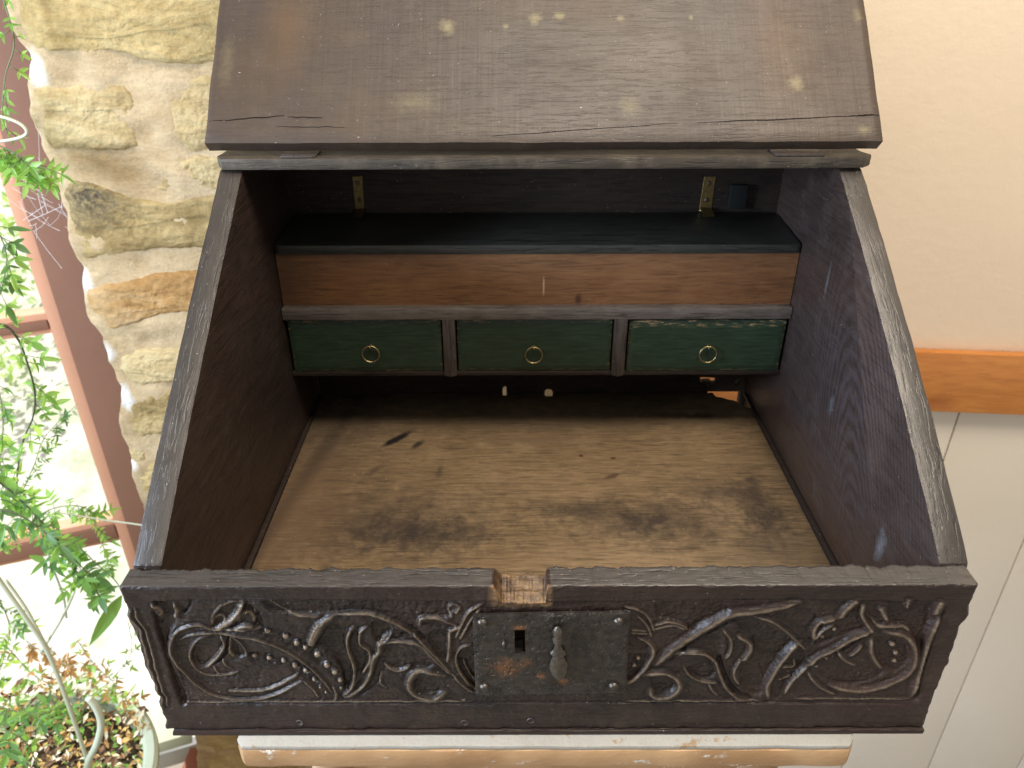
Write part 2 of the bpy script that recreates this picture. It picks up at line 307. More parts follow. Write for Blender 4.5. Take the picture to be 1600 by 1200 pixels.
def finish(o, bevel=0.0, seg=2, fix=True, angle=35):
    me = o.data
    bm = bmesh.new(); bm.from_mesh(me)
    if fix: bmesh.ops.recalc_face_normals(bm, faces=bm.faces)
    if bevel:
        ed = [e for e in bm.edges if len(e.link_faces) == 2 and e.calc_face_angle(0) > math.radians(angle)]
        bmesh.ops.bevel(bm, geom=ed, offset=bevel, segments=seg, profile=.6, affect='EDGES', clamp_overlap=True)
    bm.to_mesh(me); bm.free()
    try: me.shade_auto_smooth
    except Exception: pass
    me.polygons.foreach_set('use_smooth', [True] * len(me.polygons))
    try: me.set_sharp_from_angle(angle=math.radians(32))
    except Exception: pass
    return o
def prism(name, poly, fn, a, b, mat, parent, bevel=.0015, **kw):
    # poly: list of 2-D points; fn(u, v, w) -> world; from w=a to w=b
    n = len(poly); V = [fn(u, v, a) for u, v in poly] + [fn(u, v, b) for u, v in poly]
    F = [tuple(range(n)), tuple(range(2 * n - 1, n - 1, -1))] + [(i, n + i, n + (i + 1) % n, (i + 1) % n) for i in range(n)]
    return finish(mesh(name, V, F, mat, parent, **kw), bevel)
def box(name, lo, hi, mat, parent, bevel=.0015, **kw):
    (x0, y0, z0), (x1, y1, z1) = lo, hi
    return prism(name, [(x0, z0), (x1, z0), (x1, z1), (x0, z1)], lambda u, v, w: (u, w, v), y0, y1, mat, parent, bevel, **kw)
def wobble(pts, amp, step=.012, seed=0, fr=30, lock=True):
    out = []; n = len(pts)
    for i in range(n):
        a = Vector(pts[i]); b = Vector(pts[(i + 1) % n]); L = (b - a).length; k = max(1, int(L / step))
        nr = Vector((-(b - a).y, (b - a).x)).normalized() if L > 0 else Vector((0, 0))
        for j in range(k):
            t = j / k; p = a.lerp(b, t)
            d = 0 if j == 0 and lock else amp * noise.noise(Vector((p.x * fr + seed * 7.1, p.y * fr, seed)))
            out.append(tuple(p + nr * d))
    return out
def catmull(P, k=8):
    P = [Vector(p) for p in P]; Q = [P[0] * 2 - P[1]] + P + [P[-1] * 2 - P[-2]]; out = []
    for i in range(1, len(Q) - 2):
        p0, p1, p2, p3 = Q[i - 1:i + 3]
        for j in range(k):
            t = j / k
            out.append(.5 * ((2 * p1) + (-p0 + p2) * t + (2 * p0 - 5 * p1 + 4 * p2 - p3) * t * t + (-p0 + 3 * p1 - 3 * p2 + p3) * t ** 3))
    out.append(P[-1]); return out
def tube_data(path, rad, nseg=7, close=False):
    V, F = [], []; n = len(path); up = Vector((.3, .2, 1)).normalized()
    for i, p in enumerate(path):
        if close: t = (path[(i + 1) % n] - path[i - 1])
        else: t = path[min(i + 1, n - 1)] - path[max(i - 1, 0)]
        t = t.normalized() if t.length > 1e-9 else Vector((0, 0, 1))
        a = t.cross(up); a = a.normalized() if a.length > 1e-4 else t.orthogonal().normalized(); b = t.cross(a)
        r = rad(i / max(1, n - 1)) if callable(rad) else rad
        for k in range(nseg):
            q = 2 * math.pi * k / nseg; V.append(p + a * (r * math.cos(q)) + b * (r * math.sin(q)))
    for i in range(n if close else n - 1):
        for k in range(nseg):
            F.append((i * nseg + k, i * nseg + (k + 1) % nseg, ((i + 1) % n) * nseg + (k + 1) % nseg, ((i + 1) % n) * nseg + k))
    if not close: F += [tuple(range(nseg - 1, -1, -1)), tuple((n - 1) * nseg + k for k in range(nseg))]
    return V, F
def tube(name, path, rad, mat, parent=None, nseg=7, close=False, **kw):
    V, F = tube_data([Vector(p) for p in path], rad, nseg, close); return mesh(name, V, F, mat, parent, smooth=True, **kw)
def lathe(name, prof, c, mat, parent, n=24, sx=1, sy=1, axis='z', **kw):
    V, F = [], []
    for r, h in prof:
        for k in range(n):
            q = 2 * math.pi * k / n; x, y = r * math.cos(q) * sx, r * math.sin(q) * sy
            V.append((c[0] + x, c[1] + y, c[2] + h) if axis == 'z' else (c[0] + x, c[1] + h, c[2] + y))
    for i in range(len(prof) - 1):
        for k in range(n): F.append((i * n + k, i * n + (k + 1) % n, (i + 1) * n + (k + 1) % n, (i + 1) * n + k))
    F += [tuple(range(n)), tuple((len(prof) - 1) * n + k for k in range(n))]
    o = mesh(name, V, F, mat, parent, **kw); return finish(o, 0)

# ================================================================ THE DESK BOX
BX = thing('desk_box', 'old dark carved oak slope-front desk box standing open on a white-painted stool', 'desk box')

# ---- carved front board: a modelled relief, drawn in millimetres on the board's face
CARVE = {'R':[(1.37,2.2,[(-232.2,126.1),(-250.1,125.4),(-268.7,126.4),(-278.3,131.5),(-289.4,129.6),(-298.9,122.8),(-305.7,111.4),(-307.8,98.4),(-303.9,82.5),(-297.2,66.2),(-286.8,52.3),(-271.3,44.5),(-250.5,43.7),(-230.7,49.3),(-206.7,65.2)]),(0.86,1.6,[(-299.0,113.9),(-286.8,120.5),(-273.0,122.4),(-262.6,120.8),(-250.5,118.2),(-234.2,113.7),(-217.8,103.3),(-203.3,90.2),(-190.2,69.9),(-183.0,51.9)]),(1.37,2.0,[(-269.7,52.9),(-244.1,53.5),(-229.1,59.0),(-218.7,65.9),(-208.4,73.4)]),(0.94,1.8,[(-264.8,118.9),(-263.0,109.9),(-269.8,97.0),(-282.8,82.2)]),(0.69,1.4,[(-271.8,119.5),(-283.7,113.9),(-292.2,101.0),(-294.2,89.2),(-290.7,79.8),(-282.6,73.7),(-268.8,73.0),(-257.9,77.0)]),(0.69,1.5,[(-268.1,131.4),(-265.8,141.3),(-258.8,150.3),(-249.0,156.3),(-238.6,155.9)]),(2.74,2.4,[(-241.0,154.5),(-246.9,143.6),(-254.6,135.1),(-267.1,125.2)]),(0.86,1.6,[(-237.3,153.3),(-233.7,149.0),(-232.9,142.4)]),(0.86,1.8,[(-249.7,132.6),(-243.8,141.2),(-238.8,144.6),(-234.8,139.9),(-234.2,134.4)]),(2.23,2.2,[(-250.9,126.4),(-243.1,130.1),(-235.7,128.8)]),(1.72,2.2,[(-310.9,153.5),(-307.1,149.3),(-305.6,141.4)]),(2.06,2.2,[(-294.4,153.5),(-293.3,146.2),(-297.0,139.5)]),(0.77,1.3,[(-265.6,137.6),(-260.5,141.5),(-257.7,137.6),(-260.4,131.4)]),(1.54,2.0,[(-257.4,115.0),(-260.0,103.5),(-258.0,94.1)]),(1.03,1.6,[(-256.0,117.6),(-250.7,112.5),(-247.5,102.1),(-247.8,95.3)]),(0.77,1.4,[(-268.1,91.7),(-266.1,85.1),(-262.1,81.7)]),(0.77,1.4,[(-276.9,83.8),(-273.0,75.4),(-262.1,74.3)]),(2.92,2.8,[(-183.1,133.6),(-189.5,122.4),(-195.7,105.8)]),(0.77,1.0,[(-218.3,158.0),(-214.8,152.0),(-207.2,144.7),(-197.2,141.0),(-181.5,139.7)]),(2.76,2.6,[(-171.2,141.1),(-179.6,134.8),(-186.8,122.8),(-194.3,106.2)]),(1.1,1.6,[(-204.7,65.1),(-198.3,56.1),(-194.6,45.6)]),(0.92,1.4,[(-180.9,59.1),(-179.4,50.1),(-181.5,40.2)]),(1.84,2.8,[(-156.4,129.4),(-162.3,118.7),(-163.8,105.0),(-161.0,85.2),(-162.2,69.3),(-166.6,56.0),(-174.2,47.0)]),(1.47,2.4,[(-146.0,129.4),(-152.3,122.7),(-153.6,110.4),(-146.8,100.7),(-148.0,88.0),(-155.1,75.1)]),(2.21,2.9,[(-129.7,118.5),(-137.7,109.0),(-138.8,102.1),(-144.7,90.9),(-148.0,76.6),(-154.4,61.9),(-163.5,51.5),(-172.8,45.2)]),(1.29,1.8,[(-170.2,142.0),(-149.3,143.2),(-135.6,139.3),(-117.5,127.9),(-104.2,111.6),(-90.8,90.7),(-80.7,73.1)]),(1.29,1.8,[(-134.7,110.4),(-118.7,111.7),(-104.5,107.5),(-95.5,93.5),(-80.8,70.5)]),(1.47,1.8,[(-136.4,85.2),(-126.1,77.9),(-114.9,82.9)]),(0.92,1.6,[(-139.2,75.1),(-141.3,64.8),(-136.7,57.4)]),(1.1,1.5,[(-80.7,73.1),(-72.2,60.1),(-62.4,49.6)]),(3.12,2.4,[(-87.7,72.0),(-106.2,78.6),(-115.2,70.6),(-117.6,57.3),(-111.2,46.8),(-98.3,42.2),(-86.6,52.7)]),(0.83,1.4,[(-104.1,129.2),(-102.2,137.2),(-88.5,136.8),(-72.7,127.8)]),(0.92,1.8,[(-53.6,153.2),(-64.6,144.9),(-71.2,129.1),(-76.0,115.6)]),(0.92,1.8,[(-55.6,148.1),(-62.9,137.0),(-72.7,114.3)]),(0.83,1.4,[(-77.3,153.9),(-80.5,146.2),(-78.0,138.4)]),(0.83,1.4,[(-76.4,153.9),(-71.7,150.1),(-75.0,143.0)]),(1.65,2.0,[(-71.8,127.8),(-80.6,122.4),(-81.4,107.4),(-84.0,87.8)]),(1.29,2.0,[(-62.8,108.7),(-72.1,104.6),(-76.4,93.4),(-75.0,79.2),(-69.0,64.6),(-60.8,52.6)]),(1.1,1.6,[(-71.2,87.8),(-66.8,73.3),(-61.1,63.1)]),(4.23,3.2,[(87.6,83.6),(96.6,98.4),(109.6,113.6),(126.8,129.7),(142.3,141.5),(162.5,145.3),(180.4,150.4),(192.7,154.5)]),(0.92,1.6,[(68.0,140.5),(76.4,129.9),(81.6,116.4)]),(0.92,1.6,[(57.9,150.2),(68.4,147.0),(77.2,137.8),(83.3,121.8)]),(0.74,1.3,[(64.4,124.6),(77.9,122.9)]),(0.74,1.3,[(64.7,121.2),(78.2,119.8)]),(0.83,1.4,[(82.2,129.2),(93.2,133.1),(106.0,128.4),(110.4,123.1)]),(0.83,1.4,[(82.5,125.2),(96.4,129.1),(108.4,124.4)]),(2.21,2.6,[(69.9,115.1),(80.0,109.6),(84.1,98.5),(80.2,84.3),(72.4,69.9),(64.5,61.1)]),(3.12,2.6,[(79.2,72.1),(93.9,74.9),(105.5,68.3),(109.5,57.9),(104.5,47.5),(94.7,43.7),(87.3,47.5),(85.6,55.1)]),(1.1,1.8,[(111.1,81.3),(118.3,69.7),(130.0,63.8),(141.2,62.3)]),(2.02,2.4,[(97.1,92.8),(111.2,98.4),(126.0,96.9),(136.0,87.0),(141.9,72.5),(149.0,56.3),(159.8,44.2),(170.6,39.6)]),(1.47,2.2,[(138.0,124.3),(145.2,113.4),(146.9,101.0),(143.9,90.5)]),(2.57,2.6,[(150.4,117.5),(160.1,110.6),(162.5,101.0),(158.0,88.0)]),(1.65,2.2,[(156.4,89.0),(153.0,78.3),(154.2,69.6),(159.4,60.7)]),(1.29,2.0,[(134.3,60.8),(137.8,53.4),(143.1,47.0)]),(1.65,2.2,[(161.8,137.5),(173.6,134.8),(186.8,124.1),(198.5,111.9),(207.6,101.5)]),(2.57,2.8,[(200.7,110.5),(196.1,103.6),(190.7,89.6),(186.2,75.3),(183.0,57.7),(186.8,43.3)]),(1.29,1.8,[(200.8,88.1),(202.0,81.0),(192.6,78.2)]),(1.1,1.6,[(201.0,70.1),(192.2,62.8)]),(3.43,3.0,[(256.6,122.6),(242.3,114.4),(231.2,102.9),(219.3,93.8),(212.4,81.9)]),(1.89,2.4,[(212.4,81.9),(204.0,67.0),(200.3,56.0),(199.6,49.0)]),(2.4,2.6,[(258.0,120.7),(247.8,134.5),(243.7,143.0),(243.1,151.5)]),(3.09,2.8,[(237.6,156.9),(230.8,147.9),(227.8,137.0)]),(3.43,2.8,[(225.1,137.0),(214.6,132.1),(211.2,122.1),(212.7,112.0)]),(0.86,1.6,[(224.4,129.6),(218.1,123.4),(213.5,114.5)]),(2.57,2.4,[(258.3,113.1),(260.8,100.2),(267.1,88.4),(274.2,79.7)]),(3.77,3.2,[(267.5,121.9),(281.7,118.7),(292.2,109.1),(298.7,94.8),(299.8,78.9),(292.6,66.7),(278.1,57.1),(264.9,53.0),(250.4,54.4),(236.4,58.7)]),(2.23,2.0,[(233.8,99.0),(241.2,89.8),(252.8,82.4)]),(1.89,2.0,[(251.6,106.7),(249.4,100.3),(245.2,94.4)]),(1.89,2.0,[(214.1,75.2),(220.1,65.6),(229.4,55.9),(242.3,48.1)]),(2.92,2.2,[(258.2,146.6),(265.9,134.4)]),(2.23,2.0,[(254.0,134.4),(261.6,128.2),(279.5,127.5),(288.4,120.6)]),(4.12,2.4,[(302.8,154.9),(301.7,141.0)]),(3.94,3.0,[(306.2,137.3),(304.6,116.7),(307.2,78.9),(307.9,45.1)]),(2.57,2.0,[(276.5,157.3),(280.4,145.9)]),(1.2,1.8,[(-325.0,151.2),(-323.6,135.3),(-322.1,119.1),(-322.7,97.2),(-324.2,70.4),(-324.6,35.4)]),(1.2,1.8,[(-329.4,147.6),(-328.0,131.6),(-327.0,115.3),(-327.6,91.9),(-328.3,69.1),(-328.6,34.7)]),(1.2,1.0,[(209.2,42.6),(253.0,42.4),(309.2,41.5)]),(1.18,1.2,[(-308.3,40.0),(-161.3,40.3),(-63.4,39.9)]),(1.18,1.2,[(67.2,39.4),(181.5,39.8)]),(0.78,-1.8,[(-297.2,158.4),(-179.2,158.0),(-60.2,156.2)]),(0.78,-1.8,[(59.0,156.4),(168.0,157.4),(302.8,154.2)]),(0.88,-2,[(-308.8,37.6),(-85.2,37.5),(176.4,37.3),(310.4,35.2)]),(1.37,-2.2,[(-238.2,153.3),(-242.5,141.2),(-253.1,128.9),(-263.8,123.7)]),(1.37,-2.2,[(-279.9,158.2),(-282.9,149.8),(-290.2,142.6)]),(1.37,-2.4,[(-257.6,118.8),(-262.0,102.2),(-269.0,91.7),(-276.7,84.8)]),(2.21,-2.8,[(-120.1,118.5),(-108.5,119.1)]),(2.39,-2.6,[(139.2,92.6),(143.5,75.4),(156.5,53.3),(173.4,41.1)]),(2.39,-2.4,[(95.0,84.3),(112.4,105.3),(127.9,121.0),(145.3,133.6),(161.5,139.5)]),(2.23,-2.4,[(219.2,89.9),(235.7,98.4),(247.6,110.6),(255.2,116.9)]),(1.47,-2.4,[(307.9,150.0),(308.4,91.1),(313.2,39.3)])],'F':[(-3.6,1.2,[(-311.0,158.9),(-311.0,147.5),(-308.4,140.0),(-296.0,139.9),(-297.9,131.5),(-305.2,120.3),(-309.9,107.5),(-311.1,91.9),(-308.4,70.4),(-307.8,42.5),(-312.7,39.6),(-312.9,83.9),(-312.6,125.4)]),(-3.2,0.6,[(-309.5,157.7),(-297.4,157.3),(-294.7,149.9),(-295.7,141.4),(-305.0,141.2),(-307.2,148.7)]),(-1.8,0.8,[(-279.9,158.2),(-283.4,149.8),(-290.9,143.2),(-293.5,141.4),(-292.6,147.4),(-295.8,157.0)]),(-2.2,0.8,[(-267.7,131.4),(-266.0,140.0),(-258.9,149.7),(-252.6,155.7),(-240.3,156.2),(-245.8,144.8),(-253.7,135.1),(-263.1,127.7)]),(-3.0,0.8,[(-236.9,155.6),(-229.3,143.6),(-227.8,131.3),(-230.4,126.3),(-235.3,128.8),(-233.6,136.2),(-239.2,147.2)]),(-1.8,1.0,[(-300.2,112.6),(-287.1,119.0),(-294.4,97.1),(-292.2,81.2),(-283.0,71.6),(-259.3,74.3),(-243.6,85.0),(-216.2,83.5),(-208.5,72.7),(-229.4,57.7),(-249.1,52.1),(-269.8,52.2),(-288.4,63.4),(-300.6,85.2),(-303.3,102.3)]),(-3.0,0.9,[(-290.6,102.3),(-281.9,113.9),(-271.9,118.9),(-265.2,116.3),(-264.2,107.4),(-270.7,97.0),(-282.7,82.5),(-290.8,83.8),(-292.8,91.8)]),(-2.6,0.7,[(-256.9,115.0),(-250.9,111.2),(-247.5,102.1),(-248.2,95.6),(-256.7,94.1),(-259.3,102.2)]),(-2.2,0.9,[(-244.8,99.5),(-232.0,99.5),(-214.6,94.2),(-198.1,80.8),(-191.1,63.1),(-195.2,60.3),(-208.6,71.4),(-220.8,83.6),(-243.1,87.6)]),(-2.4,0.9,[(-231.6,124.4),(-214.5,125.0),(-198.3,113.5),(-186.5,99.3),(-188.4,84.8),(-200.5,96.7),(-216.8,109.8),(-232.5,118.8)]),(-3.0,1.1,[(-225.4,156.0),(-199.2,156.7),(-154.5,156.8),(-106.1,156.4),(-80.1,155.2),(-79.9,138.4),(-101.6,138.5),(-106.2,126.5),(-99.1,115.7),(-103.2,113.0),(-117.4,129.3),(-135.4,141.2),(-149.3,143.9),(-170.1,142.9),(-191.9,142.1),(-206.8,142.8),(-219.4,146.7)]),(-3.8,1.0,[(-191.0,105.1),(-176.1,91.0),(-171.2,73.7),(-171.3,54.5),(-165.3,63.5),(-162.9,76.6),(-164.7,96.6),(-164.7,114.6),(-161.6,125.4),(-171.3,132.1),(-182.5,118.7)]),(-2.2,0.8,[(-158.8,125.4),(-152.5,121.3),(-153.7,109.1),(-147.9,99.3),(-150.2,85.2),(-157.3,73.7),(-161.1,64.9),(-159.6,85.2),(-162.4,105.0)]),(-3.4,0.9,[(-141.9,132.0),(-134.1,134.6),(-127.9,129.3),(-127.8,118.5),(-136.2,110.4),(-142.2,118.6)]),(-2.0,1.0,[(-130.6,107.6),(-109.3,107.5),(-100.3,96.4),(-96.1,83.6),(-111.3,76.4),(-114.8,83.6),(-126.0,79.4),(-136.4,85.2),(-136.4,96.5)]),(-2.0,1.0,[(-124.4,125.3),(-115.0,122.6),(-105.2,111.6),(-118.6,113.1),(-128.2,113.1)]),(-2.2,1.0,[(-111.9,67.7),(-91.9,67.6),(-90.6,54.2),(-103.0,48.3),(-111.8,54.3)]),(-3.2,1.0,[(-99.3,113.0),(-94.0,122.5),(-81.5,122.4),(-83.1,107.4),(-84.7,90.6),(-90.6,94.9)]),(-3.2,1.0,[(-62.8,107.4),(-71.7,103.2),(-76.0,92.0),(-74.5,79.2),(-68.0,64.6),(-60.7,55.6),(-58.9,107.3)]),(-2.6,0.8,[(-100.1,131.9),(-88.5,135.1),(-75.6,127.1),(-79.5,125.1),(-98.4,128.5)]),(-2.6,1.0,[(-139.8,90.9),(-137.4,96.5),(-134.2,88.0),(-137.4,73.6),(-143.4,61.9),(-154.6,50.0),(-162.1,46.2),(-150.1,64.9),(-144.8,79.4)]),(-2.8,1.0,[(82.0,152.1),(105.0,155.8),(133.1,154.5),(140.1,144.1),(126.3,133.7),(112.5,121.7),(107.8,129.8),(93.0,135.1),(84.2,137.8)]),(-2.6,1.0,[(64.6,95.7),(81.2,95.7),(78.2,84.3),(71.3,71.4),(64.8,64.0)]),(-2.4,1.0,[(63.0,117.8),(70.7,117.8),(78.1,109.6),(80.7,101.3),(64.4,98.5)]),(-2.4,1.0,[(84.4,69.8),(97.3,69.8),(105.1,62.4),(105.8,55.0),(98.3,49.0),(89.8,53.5)]),(-2.6,1.0,[(113.2,79.9),(131.9,88.4),(137.4,84.1),(139.1,71.1),(130.8,65.3),(119.2,70.4)]),(-3.0,1.2,[(147.4,132.3),(164.0,135.5),(185.5,120.1),(197.3,107.8),(188.0,93.9),(180.3,62.1),(179.9,45.7),(167.2,48.7),(161.0,63.7),(159.1,76.8),(166.1,89.7),(164.0,110.6),(154.6,121.5)]),(-2.2,1.0,[(99.4,99.8),(119.4,112.2),(136.0,117.6),(140.8,95.4),(138.0,87.0),(126.6,99.7),(110.9,101.2)]),(-2.4,1.0,[(188.1,63.6),(191.7,83.9),(200.5,100.8),(209.3,95.2),(211.4,83.8),(204.1,69.4),(198.9,53.1),(196.6,42.5),(189.5,42.6)]),(-2.6,1.0,[(189.0,143.9),(199.8,146.5),(217.0,130.7),(213.4,114.5),(209.7,103.6),(201.4,117.3),(186.3,132.1),(175.8,138.8)]),(-2.8,1.0,[(268.1,115.6),(282.6,114.9),(292.0,102.7),(295.0,86.9),(288.2,73.5),(276.4,80.3),(266.5,95.0),(260.9,111.8)]),(-2.2,1.0,[(226.0,92.5),(232.5,96.4),(243.8,85.8),(263.7,79.0),(278.9,73.6),(263.3,59.9),(244.9,58.6),(229.2,67.0),(220.3,79.2)]),(-2.6,1.0,[(228.5,133.3),(237.5,149.1),(241.4,151.5),(244.3,138.2),(251.5,125.8),(237.3,117.0),(219.8,105.6),(214.8,108.1),(216.6,117.1),(226.0,128.3)]),(-3.0,1.2,[(264.1,155.0),(276.3,151.4),(298.2,147.7),(300.9,120.6),(302.6,89.6),(297.0,107.8),(287.2,121.9),(268.1,134.4)]),(-2.4,1.0,[(247.2,152.7),(256.2,151.4),(265.7,133.2),(258.3,127.0),(248.7,138.1)]),(-14,0.15,[(-30.0,126.8),(-20.8,126.8),(-20.7,98.3),(-30.0,98.3)])],'B':[(2.57,2.4,(-240.9,95.3)),(2.57,2.4,(-229.6,92.0)),(2.57,2.4,(-218.3,88.0)),(2.57,2.4,(-209.4,82.4)),(2.57,2.4,(-201.8,77.0)),(2.23,2.2,(-195.8,66.1)),(3.09,2.6,(-225.9,123.5)),(3.26,2.8,(-212.3,117.2)),(3.09,2.8,(-204.4,109.5)),(2.4,2.6,(-198.2,103.6)),(2.92,2.8,(-189.9,95.8)),(3.49,2.8,(-189.5,95.6)),(3.31,2.8,(-182.5,85.6)),(2.94,2.6,(-177.1,77.1)),(2.39,2.4,(-173.8,66.9)),(1.47,2.0,(-174.2,57.5)),(2.76,2.4,(-209.6,83.3)),(2.57,2.4,(-201.4,77.1)),(2.39,2.2,(-195.9,65.8)),(1.29,1.8,(-191.5,58.4)),(1.29,1.8,(-187.6,51.6)),(2.92,2.6,(277.8,106.0)),(2.57,2.4,(283.0,95.6)),(2.4,2.2,(283.9,86.3)),(2.23,2.2,(227.0,123.3)),(2.06,2.0,(218.9,114.5)),(2.06,2.0,(227.4,89.8)),(1.72,1.8,(220.7,81.9)),(2.39,2.0,(72.8,90.1)),(2.39,2.0,(70.5,81.5))]}
X0, X1, ZB, ZT = -331.5, 327.0, 5.0, 172.5
NXC, NZC = 1030, 262
xs = np.linspace(X0, X1, NXC); zs = np.linspace(ZB, ZT, NZC)
GX, GZ = np.meshgrid(xs, zs)                      # rows = z
H = np.zeros_like(GX)
def blur(A, sx):
    dx = xs[1] - xs[0]; r = max(1, int(3 * sx / dx)); k = np.exp(-.5 * (np.arange(-r, r + 1) * dx / max(sx, .05)) ** 2); k /= k.sum()
    B = np.pad(A, r, mode='edge'); C = sum(k[i] * B[:, i:i + A.shape[1]] for i in range(2 * r + 1))
    return sum(k[i] * C[i:i + A.shape[0], :] for i in range(2 * r + 1))
def inpoly(P):
    P = np.array([tuple(p) for p in P]); ins = np.zeros(GX.shape, bool); j = len(P) - 1
    for i in range(len(P)):
        xi, zi, xj, zj = P[i][0], P[i][1], P[j][0], P[j][1]
        c = ((zi > GZ) != (zj > GZ)) & (GX < (xj - xi) * (GZ - zi) / (zj - zi + 1e-9) + xi); ins ^= c; j = i
    return ins.astype(float)
def smoothpoly(P):
    Q = [Vector((*p, 0)) for p in P]; Q = Q + Q[:1]; return [(v.x, v.y) for v in catmull(Q, 4)]
H += -1.3 * blur(inpoly([(-297.2, 158.4), (303.8, 154.2), (314.9, 36.8), (-308.6, 38.4)]), .7)
for dep, soft, P in CARVE['F']:
    pp = smoothpoly(P) if len(P) > 4 else P
    msk = blur(inpoly(pp), soft * .7); H = np.minimum(H, H * (1 - msk) + (dep * 1.35 if dep > -8 else dep) * msk)
RID = np.full_like(H, -50.0); WE = np.zeros_like(H)
for w, h, P in CARVE['R']:
    hw = max(w * 1.0, 1.35); path = [(v.x, v.y) for v in catmull([Vector((*p, 0)) for p in P], 8)]
    if h < 0: hw *= .9
    L = [0]
    for i in range(1, len(path)): L.append(L[-1] + math.dist(path[i], path[i - 1]))
    best = np.full(GX.shape, 1e9); sd = np.zeros(GX.shape); tt = np.zeros(GX.shape)
    for i in range(len(path) - 1):
        (ax, az), (bx, bz) = path[i], path[i + 1]; mg = hw * 4.2
        i0, i1 = np.searchsorted(xs, [min(ax, bx) - mg, max(ax, bx) + mg]); j0, j1 = np.searchsorted(zs, [min(az, bz) - mg, max(az, bz) + mg])
        if i1 <= i0 or j1 <= j0: continue
        gx, gz = GX[j0:j1, i0:i1], GZ[j0:j1, i0:i1]; dx, dz = bx - ax, bz - az; q = dx * dx + dz * dz + 1e-9
        t = np.clip(((gx - ax) * dx + (gz - az) * dz) / q, 0, 1); dd = np.hypot(gx - ax - t * dx, gz - az - t * dz)
        s_ = (L[i] + t * (L[i + 1] - L[i])) / L[-1]; sub = best[j0:j1, i0:i1]; mk = dd < sub
        sub[mk] = dd[mk]; sd[j0:j1, i0:i1][mk] = ((gx - ax - t * dx) * .75 - (gz - az - t * dz) * .65)[mk]; tt[j0:j1, i0:i1][mk] = s_[mk]
    tap = np.clip(np.minimum(tt, 1 - tt) * 9 + .35, 0, 1)
    wide = 1 + (1.5 if w < 3.2 else .5) * np.clip(sd / (best + .2), 0, 1) if h > 0 else 1
    u = best / (hw * wide * (0.55 + .45 * tap))
    prof = np.clip(1 - u, 0, 1) ** .85 if h > 0 else np.where(u < 1, np.sqrt(np.clip(1 - u * u, 0, 1)), 0)
    if h > 0:
        # each ridge stands out of a shallow cut on its far flank
        cut = np.exp(-((u - 1.35) / .55) ** 2) * (u < 3); H -= cut * .55 * min(h, 2.2) * .5 * (best < 1e8)
        cand = np.where(u < 1, prof * h * 1.0 * tap, -50); RID = np.maximum(RID, cand); WE = np.maximum(WE, np.clip(prof - .58, 0, 1) * 2.3 * tap * (u < 1))  # crest mask carries both rubbed oak and painted highlight
    else: H += prof * h * tap
for r, h, (bx, bz) in CARVE['B']:
    r = max(r, 1.5); u = np.hypot(GX - bx, (GZ - bz)) / r; RID = np.maximum(RID, np.where(u < 1, h * np.sqrt(np.clip(1 - u * u, 0, 1)), -50))
    H -= np.exp(-((u - 1.3) / .45) ** 2) * (u < 3) * .8; WE = np.maximum(WE, np.where(u < .75, 1, 0))
lift = np.where(RID > 0, RID, 0); deep = H < -9
H = np.where(deep, H, np.maximum(H, -7) + np.where(RID > 0, np.maximum(lift, 0), 0)); H = np.where(deep, H, np.minimum(H, 1.2))
H = np.where(deep, H, blur(H, .30))
rng = np.random.RandomState(3)
n1 = blur(rng.randn(NZC, NXC), .9); n2 = blur(rng.randn(NZC, NXC), 3.0); n3 = np.repeat(blur(rng.randn(NZC, NXC // 8 + 1), .6), 8, axis=1)[:, :NXC]
stip = np.clip(-H / 3.0, 0, 1) * (H > -9)
H = H + n1 / n1.std() * (.08 + .16 * stip) + n2 / n2.std() * .20 + n3 / n3.std() * .05
# chipped rounding at the top and bottom arrises and the two ends
def chip(d, r): return -np.clip(1 - d / r, 0, 1) ** 2 * r * .7
cn = np.maximum(.8 + .8 * np.clip(n2 / n2.std(), -1, 2.5), .4)
H += chip(ZT - GZ, cn) + chip(GZ - ZB, 1.5) + chip(GX - X0, 2.5) + chip(X1 - GX, 2.5)
edge = np.array([-1.0 * noise.noise(Vector((0, z * .075, 3))) * 4.2 for z in zs])
rawm = np.zeros_like(H)
NXL, NXR, RIMZ = -40.5, -3.5, ZT
def trap(x): return np.clip((x - (-44.5)) / 6.5, 0, 1) * np.clip((-3.2 - x) / 1.2, 0, 1)
tr = trap(xs); ntc = np.array([noise.noise(Vector((x * .22, 1, 8))) + .6 * noise.noise(Vector((x * .7, 1, 8))) for x in xs]); ztop0 = ZT - 18.5 * tr + tr * 1.7 * ntc
GZ2 = np.minimum(GZ, ztop0[None, :])
rawm = np.clip((GZ - 148) / 6, 0, 1) * np.clip((xs[None, :] + 50) / 6, 0, 1) * np.clip((2 - xs[None, :]) / 4, 0, 1) * (n2 / n2.std() * .35 + .75)
rows = []; wear_glint = []; raw = []
GXe = GX + np.where(GX < 0, 1, -1) * (edge[:, None] * np.clip((np.abs(GX) - 315) / 14, 0, 1))
for j in range(NZC):
    rows.append(np.stack([GXe[j], -H[j], GZ2[j]], 1) / 1000); wear_glint.append(WE[j] * .8); raw.append(np.clip(rawm[j], 0, 1))
